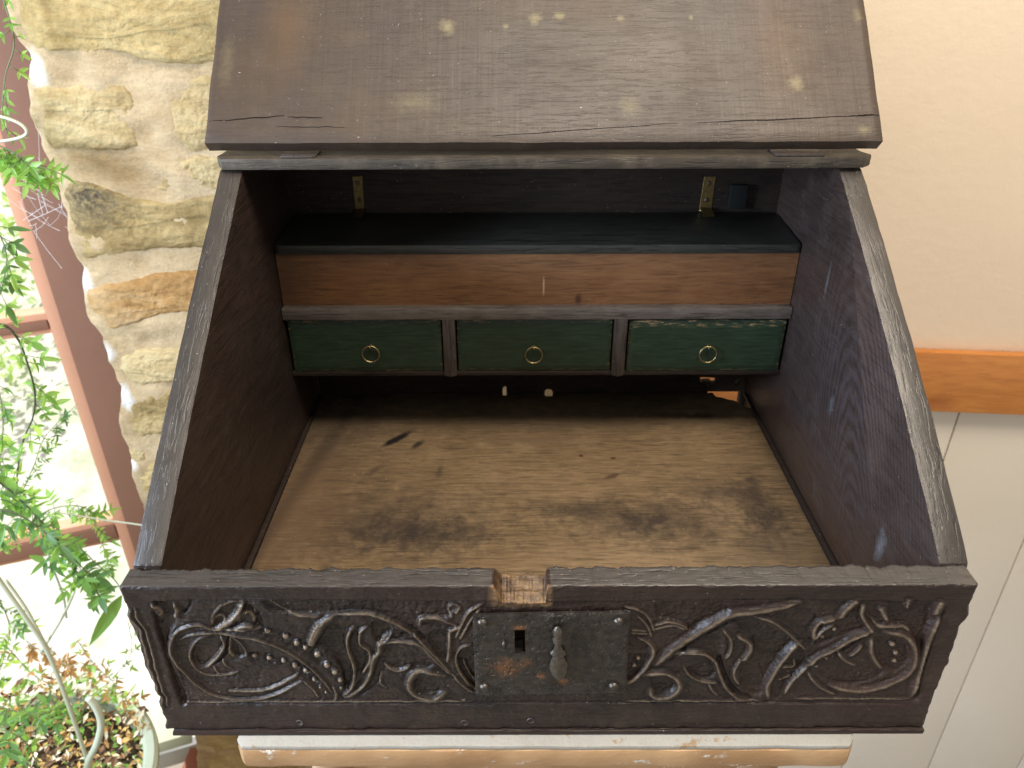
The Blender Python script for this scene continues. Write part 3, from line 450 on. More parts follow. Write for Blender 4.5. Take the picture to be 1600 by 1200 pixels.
# top face, going back to the chipped inner arris
NT_ = 14
bk = np.array([20.5 + (x - X0) / (X1 - X0) * 3.2 + 2.0 * noise.noise(Vector((x * .09, 0, 0))) * 1.3 - 2.2 * max(0, noise.noise(Vector((x * .16, 7, 0))) - .15) + 1.2 * noise.noise(Vector((x * .35, 2, 0))) for x in xs])
bz = np.array([.8 * noise.noise(Vector((x * .06, 9, 0))) - .5 * max(0, noise.noise(Vector((x * .3, 5, 0)))) for x in xs])
y_f = -H[-1]
for k in range(1, NT_ + 1):
    v = k / NT_; yy = y_f * (1 - v) + bk * v
    zz = ZT - tr * (18.5 * (1 - v) + 6.5 * v) + tr * ntc * (1.7 - v) + tr * np.array([1.0 * noise.noise(Vector((x * .18, v * 4, 2))) for x in xs]) + bz * v * 1.0 + np.array([.28 * noise.noise(Vector((x * .12, v * 5, 4))) for x in xs]) + np.where(v < .12, 0, .0)
    if k == NT_: zz = zz - 1.2; 
    rows.append(np.stack([xs, yy, zz], 1) / 1000); wear_glint.append(np.clip(v - .85, 0, 1) * 4 * np.ones(NXC)); raw.append(tr * (.88 - .40 * v) + (k == NT_) * .25)
rows.append(np.stack([xs, bk + .3, np.full(NXC, 30.0)], 1) / 1000); wear_glint.append(np.zeros(NXC)); raw.append(np.zeros(NXC))
rows.append(np.stack([xs, np.full(NXC, 18.0), np.full(NXC, ZB)], 1) / 1000); wear_glint.append(np.zeros(NXC)); raw.append(np.zeros(NXC))
P_ = np.concatenate(rows); NR = len(rows)
ii = np.arange(NR - 1)[:, None] * NXC + np.arange(NXC - 1)[None, :]
F_ = np.stack([ii, ii + 1, ii + NXC + 1, ii + NXC], -1).reshape(-1, 4)
me = bpy.data.meshes.new('front_board'); me.vertices.add(len(P_)); me.vertices.foreach_set('co', P_.astype(np.float32).ravel())
caps = [list(np.arange(NR) * NXC), list((np.arange(NR) * NXC + NXC - 1)[::-1])]
nl = len(F_) * 4 + sum(len(c) for c in caps); me.loops.add(nl); me.polygons.add(len(F_) + 2)
me.loops.foreach_set('vertex_index', np.concatenate([F_.ravel()] + [np.array(c) for c in caps]).astype(np.int32))
ls = np.concatenate([np.arange(len(F_)) * 4, [len(F_) * 4, len(F_) * 4 + NR]]); me.polygons.foreach_set('loop_start', ls.astype(np.int32))
me.update(calc_edges=True); me.validate()
for nm, arr in (('wear_glint', wear_glint), ('raw', raw)):
    a = me.attributes.new(nm, 'FLOAT', 'POINT'); a.data.foreach_set('value', np.concatenate(arr).astype(np.float32))
me.materials.append(M['front']); me.materials.append(M['rim'])
sm = np.ones(len(me.polygons), bool); me.polygons.foreach_set('use_smooth', sm)
mi = np.zeros(len(me.polygons), np.int32); k0 = (NZC - 1) * (NXC - 1); k1 = (NZC - 1 + NT_) * (NXC - 1); mi[k0:k1] = 1
for a_, b_ in ((-.0465, -.0010),):
    cols = (np.arange(NXC - 1) / (NXC - 1) * (X1 - X0) + X0) / 1000; cc = (cols > a_) & (cols < b_)
    mi[k0:k1] = np.where(np.tile(cc, NT_), 0, 1)
me.polygons.foreach_set('material_index', mi)
fo = bpy.data.objects.new('front_board', me); COL.objects.link(fo); fo.parent = BX

# ---- base strip under the front, sides, back, floor
prism('base_moulding', wobble([(-.3275, -.0005), (.328, -.0005), (.3285, .0046), (-.3265, .0046)], .0008, .02, 3), lambda u, v, w: (u, w, v), -.0025, .016, M['front'], BX, .0012)
# side boards as sloped pentagons, slightly out of true
def side_board(sgn):
    xi0, xi1 = (.3070, .3085)
    pts = [(.0005, .006), (.540, .006), (.540, .3985), (.372, .3985), (.364, .3975)]
    k = 34
    for j in range(1, k):
        t = j / k; y = .364 + (.0225 - .364) * t; z = .3975 + (.1745 - .3975) * t
        bow = (.007 if sgn > 0 else .002) * math.sin(math.pi * t) + .0016 * noise.noise(Vector((t * 14, sgn * 3, 0))) + .0010 * noise.noise(Vector((t * 44, sgn * 3, 5)))
        pts.append((y, z + bow))
    pts += [(.0225, .1738), (.0205, .165), (.019, .12)]
    pts = [p for p in pts]
    n = len(pts)
    V = []
    for side in (0, 1):
        for (y, z) in pts:
            if side == 0: xx = .3072
            else: xx = .3305 + (.0012 if sgn > 0 else -.0005) * noise.noise(Vector((y * 20, z * 20, sgn + 5)))
            V.append((sgn * xx, max(y, .0215) if z < .18 else y, z))
    F = [tuple(range(n)), tuple(range(2 * n - 1, n - 1, -1))] + [(i, n + i, n + (i + 1) % n, (i + 1) % n) for i in range(n)]
    o = mesh('side_board', V, F, M['side'], BX, mats=[M['sideL'] if sgn < 0 else M['side'], M['rim2']], label='left side board, shade painted into a darker oak' if sgn < 0 else 'right side board with painted blue-violet sheen and rippled grain')
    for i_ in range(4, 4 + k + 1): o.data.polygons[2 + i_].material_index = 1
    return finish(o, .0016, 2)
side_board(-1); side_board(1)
# back board with a broken lower edge
bb = [(-.307, .006), (-.0445, .006), (-.0435, .0445), (-.0405, .0475), (-.0385, .046), (-.0380, .006), (.0165, .006), (.017, .0395), (.0205, .0425), (.0255, .0415), (.0285, .0385), (.029, .006), (.250, .006), (.252, .0370), (.2445, .0372), (.2440, .0525), (.2380, .0535), (.2385, .0610), (.2610, .0600), (.2625, .0500), (.2570, .0495), (.2550, .0530), (.2445, .0525), (.2448, .0374), (.2890, .0372), (.2892, .0480), (.2880, .0500), (.2925, .0580), (.2962, .0575), (.2935, .0480), (.2896, .0478), (.2893, .0372), (.299, .0372), (.3, .006), (.307, .006), (.307, .398), (-.307, .398)]
prism('back_board', bb, lambda u, v, w: (u, w, v), .5270, .5390, M['inner'], BX, .0006)
# floor board with its back corner eaten away
fp = [(-.307, .0235), (.307, .0235), (.307, .478), (.2990, .4855), (.291, .4930), (.285, .5040), (.277, .5065), (.270, .5120), (.261, .5150), (.259, .526), (.031, .526), (.028, .5180), (.018, .5175), (.015, .526), (-.036, .526), (-.0375, .520), (-.0435, .520), (-.0445, .526), (-.307, .526)]
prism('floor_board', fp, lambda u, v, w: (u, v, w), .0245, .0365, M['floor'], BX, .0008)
for sg in (-1, 1):     # thin fillets where floor meets the sides
    prism('floor_fillet', [(.024, .0368), (.52, .0368), (.52, .0400), (.024, .043)], lambda u, v, w, sg=sg: (sg * w, u, v), .3010, .3066, M['inner'], BX, .001)

# ---- till across the back: lid, front, rail, dividers, drawers
t0, t1 = (-0.3076, 0.4212, 0.2972), (0.3063, 0.4212, 0.2953)
tl = [(-.3060, .4225), (-.302, .4195), (.302, .4195), (.3062, .4225), (.3062, .515), (.29, .5262), (-.29, .5262), (-.3060, .515)]
prism('till_lid', tl, lambda u, v, w: (u, v, w + (v - .42) * .055), .2855, .2970, M['tilllid'], BX, .0022)
prism('till_front', [(-.3065, .2195), (.3065, .2195), (.3065, .2860), (-.3065, .2860)], lambda u, v, w: (u, w, v), .4235, .432, M['till'], BX, .0006)
prism('till_rail', wobble([(-.3065, .2052), (.3065, .2052), (.3065, .2202), (-.3065, .2202)], .0004, .02, 6), lambda u, v, w: (u, w, v), .4120, .4400, M['rail'], BX, .0018)
prism('drawer_shelf', [(-.3065, .1262), (.3065, .1262), (.3065, .1318), (-.3065, .1318)], lambda u, v, w: (u, w, v), .4165, .5268, M['inner'], BX, .0008)
box('till_bottom', (-.3065, .440, .2125), (.3065, .5268, .2165), M['inner'], BX, .0004)
def xz(px): return px
DV = [((-0.1147, 0.4135, 0.1703)[0], (-0.0993, 0.4135, 0.1702)[0]), ((0.0944, 0.4135, 0.1696)[0], (0.1102, 0.4135, 0.1695)[0])]
for a, b in DV:
    mid = (a + b) / 2
    prism('drawer_divider', [(a, .1285), (mid, .1262), (b, .1285), (b, .2060), (mid, .2095), (a, .2060)], lambda u, v, w: (u, w, v), .4122, .50, M['divider'], BX, .0012)
DR = [(-.3030, DV[0][0] - .0022), (DV[0][1] + .0022, DV[1][0] - .0022), (DV[1][1] + .0028, .3035)]
rings = [(-0.2044, 0.413, 0.1699), (-0.0032, 0.413, 0.1675), (0.2118, 0.413, 0.1685)]
tops = [(.2030, .2028), (.2032, .2030), (.2018, .2020)]
for k, (a, b) in enumerate(DR):
    zt = tops[k]; yf = .4150 + (.001, .0015, .0)[k]
    n_ = 40; V = []; F = []
    # front slab as a fine grid so worn edges can be told from the middle
    GXn, GZn = 44, 14
    wv = []
    for j in range(GZn + 1):
        for i in range(GXn + 1):
            u, v = i / GXn, j / GZn; x = a + (b - a) * u; z = .1325 + ((zt[0] * (1 - u) + zt[1] * u) - .1325) * v
            e = min(u * (b - a), (1 - u) * (b - a), (1 - v) * .07, v * .07); y = yf + .0016 * max(0, 1 - e / .0022) ** 2
            y += .0003 * noise.noise(Vector((x * 40, z * 60, k)))
            V.append((x, y, z)); wv.append(max(0, 1 - e / .0050) ** 1.2 * (1.2 if v > .8 else .7) + (.9 if (k == 2 and v > .9) else 0))
    W1 = GXn + 1
    for j in range(GZn):
        for i in range(GXn): F.append((j * W1 + i, j * W1 + i + 1, (j + 1) * W1 + i + 1, (j + 1) * W1 + i))
    nb = len(V); V += [(a, yf + .085, .1325), (b, yf + .085, .1325), (b, yf + .085, zt[1]), (a, yf + .085, zt[0])]; wv += [0] * 4
    bot = [i for i in range(W1)]; top = [GZn * W1 + i for i in range(W1)]; lf = [j * W1 for j in range(GZn + 1)]; rt = [j * W1 + GXn for j in range(GZn + 1)]
    F += [tuple(bot[::-1] + [nb, nb + 1]), tuple(top + [nb + 2, nb + 3]), tuple(lf + [nb + 3, nb]), tuple(rt[::-1] + [nb + 1, nb + 2]), (nb + 1, nb, nb + 3, nb + 2)]
    d = mesh('drawer', V, F, M['green'], BX, smooth=False, origin=((a + b) / 2, yf, .1325), label=['left green drawer, darkest', 'middle green drawer with faint scratches', 'right green drawer with a worn pale top edge'][k])
    at = d.data.attributes.new('wear_glint', 'FLOAT', 'POINT'); at.data.foreach_set('value', wv)
    finish(d, 0)
    rc = Vector(rings[k]); R = .0105
    lean = .35
    cpt = Vector((rc.x, yf - .004, rc.z - R * .95))
    path = [cpt + Vector((R * math.sin(q), -.001 - .25 * R * math.cos(q) * -lean, R * math.cos(q))) for q in np.linspace(0, 2 * math.pi, 33)[:-1]]
    tube('ring_pull', path, .00085, M['ringbrass'], d, 8, True)
    pin = [Vector((rc.x, yf + .004, rc.z)), Vector((rc.x, yf - .002, rc.z)), Vector((rc.x, yf - .0055, rc.z + .001)), Vector((rc.x, yf - .0065, rc.z - .0012)), Vector((rc.x, yf - .0045, rc.z - .0028)), Vector((rc.x, yf - .001, rc.z - .002))]
    tube('eye_pin', pin, .0010, M['ringbrass'], d, 7)
    lathe('pin_washer', [(0.0002, -.0006), (.0016, -.0006), (.0020, .0004), (.0020, .001)], (rc.x, yf, rc.z - .0006), M['brass'], d, 14, axis='y')

# ---- the till lid's two brass hinges, a dark block on the back board
for (p0, p1, q0, q1) in [((-0.2282, 0.5255, 0.3489), (-0.2154, 0.5255, 0.3496), (-0.2284, 0.5255, 0.3075), (-0.217, 0.5255, 0.3083)), ((0.2099, 0.5255, 0.3475), (0.2242, 0.5255, 0.3475), (0.2084, 0.5255, 0.3062), (0.2238, 0.5255, 0.3061))]:
    mp = (Vector(p0) + Vector(q1)) / 2
    hg = mesh('butt_hinge', [], [], M['brass'], BX, origin=(mp.x, .5262, mp.z))
    V = [Vector(v) for v in (p0, p1, q1, q0)]; V = [Vector((v.x, .5262, v.z)) for v in V]; W_ = [Vector((v.x, .5278, v.z)) for v in V]
    og = Vector((mp.x, .5262, mp.z)); hg.data.from_pydata([tuple(v - og) for v in V + W_], [], [(0, 1, 2, 3), (7, 6, 5, 4), (0, 4, 5, 1), (1, 5, 6, 2), (2, 6, 7, 3), (3, 7, 4, 0)]); hg.data.update(); finish(hg, .0003, 1)
    for f in (.2, .72):
        c = V[0].lerp(V[3], f).lerp(V[1].lerp(V[2], f), .5)
        lathe('hinge_screw', [(.0004, -.0012), (.0020, -.0011), (.0028, -.0002), (.0028, .0004)], (c.x, c.y, c.z), M['nail'], hg, 12, axis='y')
    for a, b in ((0, .36), (.42, .58), (.64, 1)):
        A_ = V[3].lerp(V[2], a) + Vector((0, -.001, -.0015)); B_ = V[3].lerp(V[2], b) + Vector((0, -.001, -.0015))
        tube('hinge_knuckle', [A_, A_.lerp(B_, .5), B_], .0016, M['ringbrass'], hg, 8)
    c = (V[3] + V[2]) / 2; zz = .2970 + (.515 - .42) * .055
    mesh('hinge_leaf', [(c.x - .007, .5245, zz + .0062), (c.x + .007, .5245, zz + .0062), (c.x + .007, .503, zz + .0012), (c.x - .007, .503, zz + .0012)], [(0, 1, 2, 3)], M['brass'], hg)
box('lock_block', ((0.2432, 0.526, 0.3076)[0], .5190, (0.2431, 0.526, 0.3084)[2]), ((0.2647, 0.526, 0.3384)[0], .5268, (0.2647, 0.526, 0.3384)[2]), M['dark'], BX, .0015)

# ---- hinge board and the lid, thrown back
hp = [(-.3340, .372), (-.3265, .3595), (-.30, .3588), (.322, .3588), (.3300, .360), (.3410, .3700), (.335, .385), (.335, .545), (-.332, .545), (-.332, .385)]
prism('hinge_board', wobble(hp, .0006, .02, 8), lambda u, v, w: (u, v, w), .3990, .4110, M['plate'], BX, .0024)
LU = Vector((0, .695, .719)); LN = Vector((0, .719, -.695))      # up the lid, through the lid
LB = Vector((0, .3650, .4262))
lw0 = ((-0.3418, 0.365, 0.4263)[0], (0.3473, 0.365, 0.4229)[0])
LLEN, LTH = .405, .0165
NLx, NLy = 150, 60
def lid_pt(u, v, w):
    x0 = lw0[0] + .0012 * noise.noise(Vector((v * 9, 1, 0))); x1 = lw0[1] + .0010 * noise.noise(Vector((v * 11, 4, 0))) + .0008 * noise.noise(Vector((v * 60, 4, 0)))
    p = LB + LU * (v * LLEN) + LN * (w * LTH); sag = .0030 * (u - .5) * -1
    p = p + LU * (-(.0008 * noise.noise(Vector((u * 20, 0, 7)))) * (1 - v)); return Vector((x0 + (x1 - x0) * u, p.y, p.z + sag * 0))
V = []; F = []
for j in range(NLy + 1):
    for i in range(NLx + 1):
        u, v = i / NLx, j / NLy; p = lid_pt(u, v, 0)
        e = min(u * .69, (1 - u) * .69, v * LLEN, (1 - v) * LLEN); dz = .0022 * max(0, 1 - e / .004) ** 2
        # shallow saw and plane marks across the grain, and long splits near the lower edge
        dz += .00018 * noise.noise(Vector((u * 160, v * 3, 0))) + .00045 * noise.noise(Vector((u * 7, v * 6, 2)))
        V.append(p + LN * dz)
W1 = NLx + 1
for j in range(NLy):
    for i in range(NLx): F.append((j * W1 + i, j * W1 + i + 1, (j + 1) * W1 + i + 1, (j + 1) * W1 + i))
nb = len(V); ring = [i for i in range(W1)] + [j * W1 + NLx for j in range(1, NLy + 1)] + [NLy * W1 + i for i in range(NLx - 1, -1, -1)] + [j * W1 for j in range(NLy - 1, 0, -1)]
for q in ring:
    j, i = divmod(q, W1); V.append(lid_pt(i / NLx, j / NLy, 1))
nr = len(ring)
for k in range(nr): F.append((ring[k], nb + k, nb + (k + 1) % nr, ring[(k + 1) % nr]))
F.append(tuple(nb + k for k in range(nr)))
lid = mesh('lid', V, F, M['lid'], BX, origin=tuple(LB)); finish(lid, 0)
# splits in the lid
def strip(name, pts, wd, mat, parent, off):
    V, F = [], []; n = len(pts)
    for i, p in enumerate(pts):
        t = (pts[min(i + 1, n - 1)] - pts[max(i - 1, 0)]).normalized(); s_ = t.cross(LN).normalized(); w = wd * math.sin(math.pi * min(max((i + .15) / (n - .7), 0), 1)) ** .6
        V += [p + s_ * w - LN * off, p - s_ * w - LN * off, p + LN * .004]
    for i in range(n - 1):
        a, b = i * 3, i * 3 + 3; F += [(a, b, b + 1, a + 1), (a + 1, b + 1, b + 2, a + 2), (a + 2, b + 2, b, a)]
    return mesh(name, V, F, mat, parent)
def lidxy(px_, up): return LB + LU * up + Vector((px_, 0, 0))
crk = NT('split_shadow').fin((.012, .008, .006), .9, .1)
for k, (xa, xb, ua, ub, w) in enumerate([(-.338, -.262, .0235, .0300, .0007), (-.258, -.222, .0285, .0275, .0004), (.16, .345, .0205, .0285, .0005), (.315, .3455, .0275, .029, .0009), (-.05, .14, .006, .0200, .0003), (-.27, -.20, .0175, .0165, .0003)]):
    pts = [lidxy(xa + (xb - xa) * t, ua + (ub - ua) * t + .0012 * noise.noise(Vector((t * 6, k, 0)))) for t in np.linspace(0, 1, 14)]
    strip('lid_split', pts, w, crk, lid, .00025)
# iron hinge leaves between the board and the lid
for px0, px1, yo in (((-0.2651, 0.3605, 0.4156)[0], (-0.2294, 0.3605, 0.4155)[0], .0), ((0.2388, 0.3605, 0.4153)[0], (0.2888, 0.3605, 0.4151)[0], .0)):
    box('lid_hinge', (px0, .3600, .4112), (px1, .3900, .4130), M['divider'], BX, .0006)

# ---- lock plate
LPc = [(-0.0614, -0.0025, 0.1443), (0.0618, -0.0025, 0.1473), (0.0643, -0.0025, 0.0539), (-0.0613, -0.0025, 0.0512)]
KH = [(-0.0295, -0.0025, 0.1281), (-0.0216, -0.0025, 0.128), (-0.021, -0.0025, 0.1019), (-0.0285, -0.0025, 0.1016)]
def bil(Q, u, v):
    a = Vector(Q[3]).lerp(Vector(Q[2]), u); b = Vector(Q[0]).lerp(Vector(Q[1]), u); return a.lerp(b, v)
kx0, kx1 = min(KH[0][0], KH[3][0]), max(KH[1][0], KH[2][0]); kz0, kz1 = KH[3][2], KH[0][2]
def uline(n0, n1, n2, a, b): return list(np.linspace(0, a, n0, endpoint=False)) + list(np.linspace(a, b, n1, endpoint=False)) + list(np.linspace(b, 1, n2))
pw = LPc[1][0] - LPc[0][0]; ph = LPc[0][2] - LPc[3][2]
ua, ub = (kx0 - LPc[0][0] + .0008) / pw, (kx1 - LPc[0][0] + .0008) / pw; va, vb = (kz0 - LPc[3][2]) / ph, (kz1 - LPc[3][2]) / ph
US = uline(18, 4, 54, ua, ub); VS = uline(20, 10, 12, va, vb); V = []; F = []
for v in VS:
    for u in US:
        p = bil(LPc, u, v); e = min(u, 1 - u) * pw; e2 = min(v, 1 - v) * ph; e = min(e, e2)
        jx = .0006 * noise.noise(Vector((p.x * 90, p.z * 90, 1))) if e < 1e-6 else 0
        y = -.0030 + .0005 * noise.noise(Vector((p.x * 40, 0, p.z * 40))) + .00022 * noise.noise(Vector((p.x * 500, 3, p.z * 500))) + (.0008 if e < 1e-6 else 0)
        V.append((p.x + jx, y, p.z + jx))
W1 = len(US); hole = lambda i, j: 18 <= i < 22 and 20 <= j < 30
for j in range(len(VS) - 1):
    for i in range(W1 - 1):
        if not hole(i, j): F.append((j * W1 + i, j * W1 + i + 1, (j + 1) * W1 + i + 1, (j + 1) * W1 + i))
nV = len(V)
o_ = mesh('lock_plate', V, F, M['iron'], BX)
bm = bmesh.new(); bm.from_mesh(o_.data); be = [e for e in bm.edges if e.is_boundary]
r_ = bmesh.ops.extrude_edge_only(bm, edges=be); vv = [g for g in r_['geom'] if isinstance(g, bmesh.types.BMVert)]
for v in vv: v.co.y += .0026
bmesh.ops.recalc_face_normals(bm, faces=bm.faces); bm.to_mesh(o_.data); bm.free(); o_.data.polygons.foreach_set('use_smooth', [True] * len(o_.data.polygons))
try: o_.data.set_sharp_from_angle(angle=math.radians(40))
except Exception: pass
LP = o_
for c in ((-0.0535, -0.003, 0.1372), (0.0534, -0.003, 0.1382), (-0.0536, -0.003, 0.0621), (0.054, -0.003, 0.0633)):
    lathe('plate_nail', [(.0004, -.0026), (.0026, -.0023), (.0040, -.0010), (.0045, .0008)], c, M['nail'], LP, 14, 1, .85, 'y')
tube('staple_stub', [Vector((-0.0369, -0.003, 0.1179)) + Vector((0, .001, 0)), Vector((-0.0369, -0.003, 0.1157)) + Vector((0, -.0035, 0)), Vector((-0.0367, -0.003, 0.1106)) + Vector((0, -.0035, 0)), Vector((-0.0367, -0.003, 0.1077)) + Vector((0, .001, 0))], .0013, M['nail'], LP, 8)
# keyhole cover, swung aside
prof = [(976, 1), (979, 6), (984, 8.3), (989, 7.5), (992, 6.5), (995, 9), (999, 8.5), (1002, 5.5), (1007, 5), (1012, 7), (1016, 10), (1019, 13.5), (1021, 13), (1024, 9), (1030, 12.5), (1037, 15.3), (1044, 15.8), (1051, 13.5), (1057, 9), (1061, 4), (1062.5, 1)]
V = []; F = []; NS = 18
pc0, pc1 = Vector((0.005, -0.006, 0.1381)), Vector((0.008, -0.006, 0.0745))
for (py, hw) in prof:
    t = (py - 976) / 86.5; c = pc0.lerp(pc1, t); hwm = hw * .000478; thick = min(hwm * .55, .0032) if py > 1002 else hwm * .8
    for k in range(NS):
        q = 2 * math.pi * k / NS; V.append((c.x + hwm * math.cos(q), c.y - thick * math.sin(q) - (.002 if py < 1002 else .0), c.z))
for i in range(len(prof) - 1):
    for k in range(NS): F.append((i * NS + k, i * NS + (k + 1) % NS, (i + 1) * NS + (k + 1) % NS, (i + 1) * NS + k))
F += [tuple(range(NS)), tuple((len(prof) - 1) * NS + k for k in range(NS))]
kc = mesh('keyhole_cover', V, F, M['iron2'], LP); finish(kc, 0)

# small pegs along the lower band
for c in ((-0.0719, 0.0, 0.0133), (-0.0147, 0.0, 0.0156), (-0.215, 0.0, 0.0138)):
    lathe('peg_hole', [(.0004, .0002), (.0022, .0001), (.0030, -.0006), (.0036, .0006)], c, M['divider'], BX, 12, axis='y')

# ================================================================ STOOL UNDER THE BOX
ST = thing('stool', 'white-topped wooden stool with bare tan edge carrying the desk box', 'stool', (0, .22, -1.3))
sx0, sx1 = (-0.2702, -0.0092, 0.0)[0], (0.2664, -0.0107, 0.0)[0]
stp = [(sx0 + .006, -.0128), (sx1 - .006, -.0135), (sx1, -.006), (sx1, .44), (sx0, .44), (sx0, -.006)]
prism('stool_top', wobble(stp, .0010, .015, 2), lambda u, v, w: (u, v, w), -.0055, -.0006, M['white'], ST, .0016)
prism('stool_edge', wobble([(p[0] * 1.001, p[1] - .0012) for p in stp], .0016, .012, 4, 45), lambda u, v, w: (u, v, w), -.0285, -.0052, M['tan'], ST, .004)
box('apron', (-.20, .02, -.11), (.20, .045, -.0285), M['tan'], ST, .002)
box('apron', (-.20, .385, -.11), (.20, .41, -.0285), M['tan'], ST, .002)
for x in (-.2, .2):
    for y in (.03, .40):
        sp = 1 if x > 0 else -1; sq = 1 if y > .2 else -1
        tube('leg', [Vector((x, y, -.03)), Vector((x + .01 * sp, y + .01 * sq, -.4)), Vector((x + .03 * sp, y + .03 * sq, -.995))], lambda t: .022 - .007 * t, M['tan'], ST, 12)

# ================================================================ STONE WALL
SW = thing('stone_wall', 'rough sandstone wall end with pale lime mortar behind the box on the left', 'wall', (-.4, .80, -1.3))
WY = .700
def star(name, P, mat, seed, depth, label=None, rings=52, na=190):
    P = [Vector((p[0], p[2])) for p in P]; c = sum(P, Vector((0, 0))) / len(P)
    L = [0]; Q = P + P[:1]
    for i in range(len(P)): L.append(L[-1] + (Q[i + 1] - Q[i]).length)
    bd = []
    for k in range(na):
        s_ = L[-1] * k / na; i = max(j for j in range(len(P)) if L[j] <= s_); t = (s_ - L[i]) / max(1e-6, L[i + 1] - L[i]); bd.append(Q[i].lerp(Q[i + 1], t))
    for _ in range(5): bd = [(bd[k - 1] + bd[k] * 2 + bd[(k + 1) % na]) / 4 for k in range(na)]
    bd = [b + (b - c).normalized() * (.0022 * noise.noise(Vector((b.x * 34, b.y * 28, seed))) + .0018 * noise.noise(Vector((b.x * 110, b.y * 110, seed)))) for b in bd]
    V = []; F = []
    def hgt(x, z, r):
        n_ = noise.fractal(Vector((x * 11 + seed * 5, z * 15 + x * 3, seed)), .8, 2.2, 6)
        rd = 1 - abs(noise.noise(Vector((x * 8 + 3.1 * seed, z * 20 - x * 5, seed * 2.0)))) * 2
        step = math.floor((z * 1.0 + .35 * noise.noise(Vector((x * 6, z * 6, seed))) * .1) * 34 + seed) % 3
        return depth * (1 - r ** 9) + .0042 * n_ + .0030 * max(0, rd - .60) - .0006 * step + .0015 * noise.fractal(Vector((x * 90, z * 90, seed)), .8, 2, 3)
    for j in range(1, rings + 1):
        r = j / rings
        for b in bd:
            p = c + (b - c) * r; V.append((p.x, WY + .014 - hgt(p.x, p.y, r), p.y))
    for b in bd: V.append((b.x, WY + .075, b.y))
    V.append((c.x, WY + .012 - hgt(c.x, c.y, 0), c.y)); ci = len(V) - 1
    for j in range(rings):
        for k in range(na): F.append((j * na + k, j * na + (k + 1) % na, (j + 1) * na + (k + 1) % na, (j + 1) * na + k))
    for k in range(na): F.append((ci, (k + 1) % na, k))
    o = mesh(name, V, F, mat, SW, smooth=True, label=label); return o
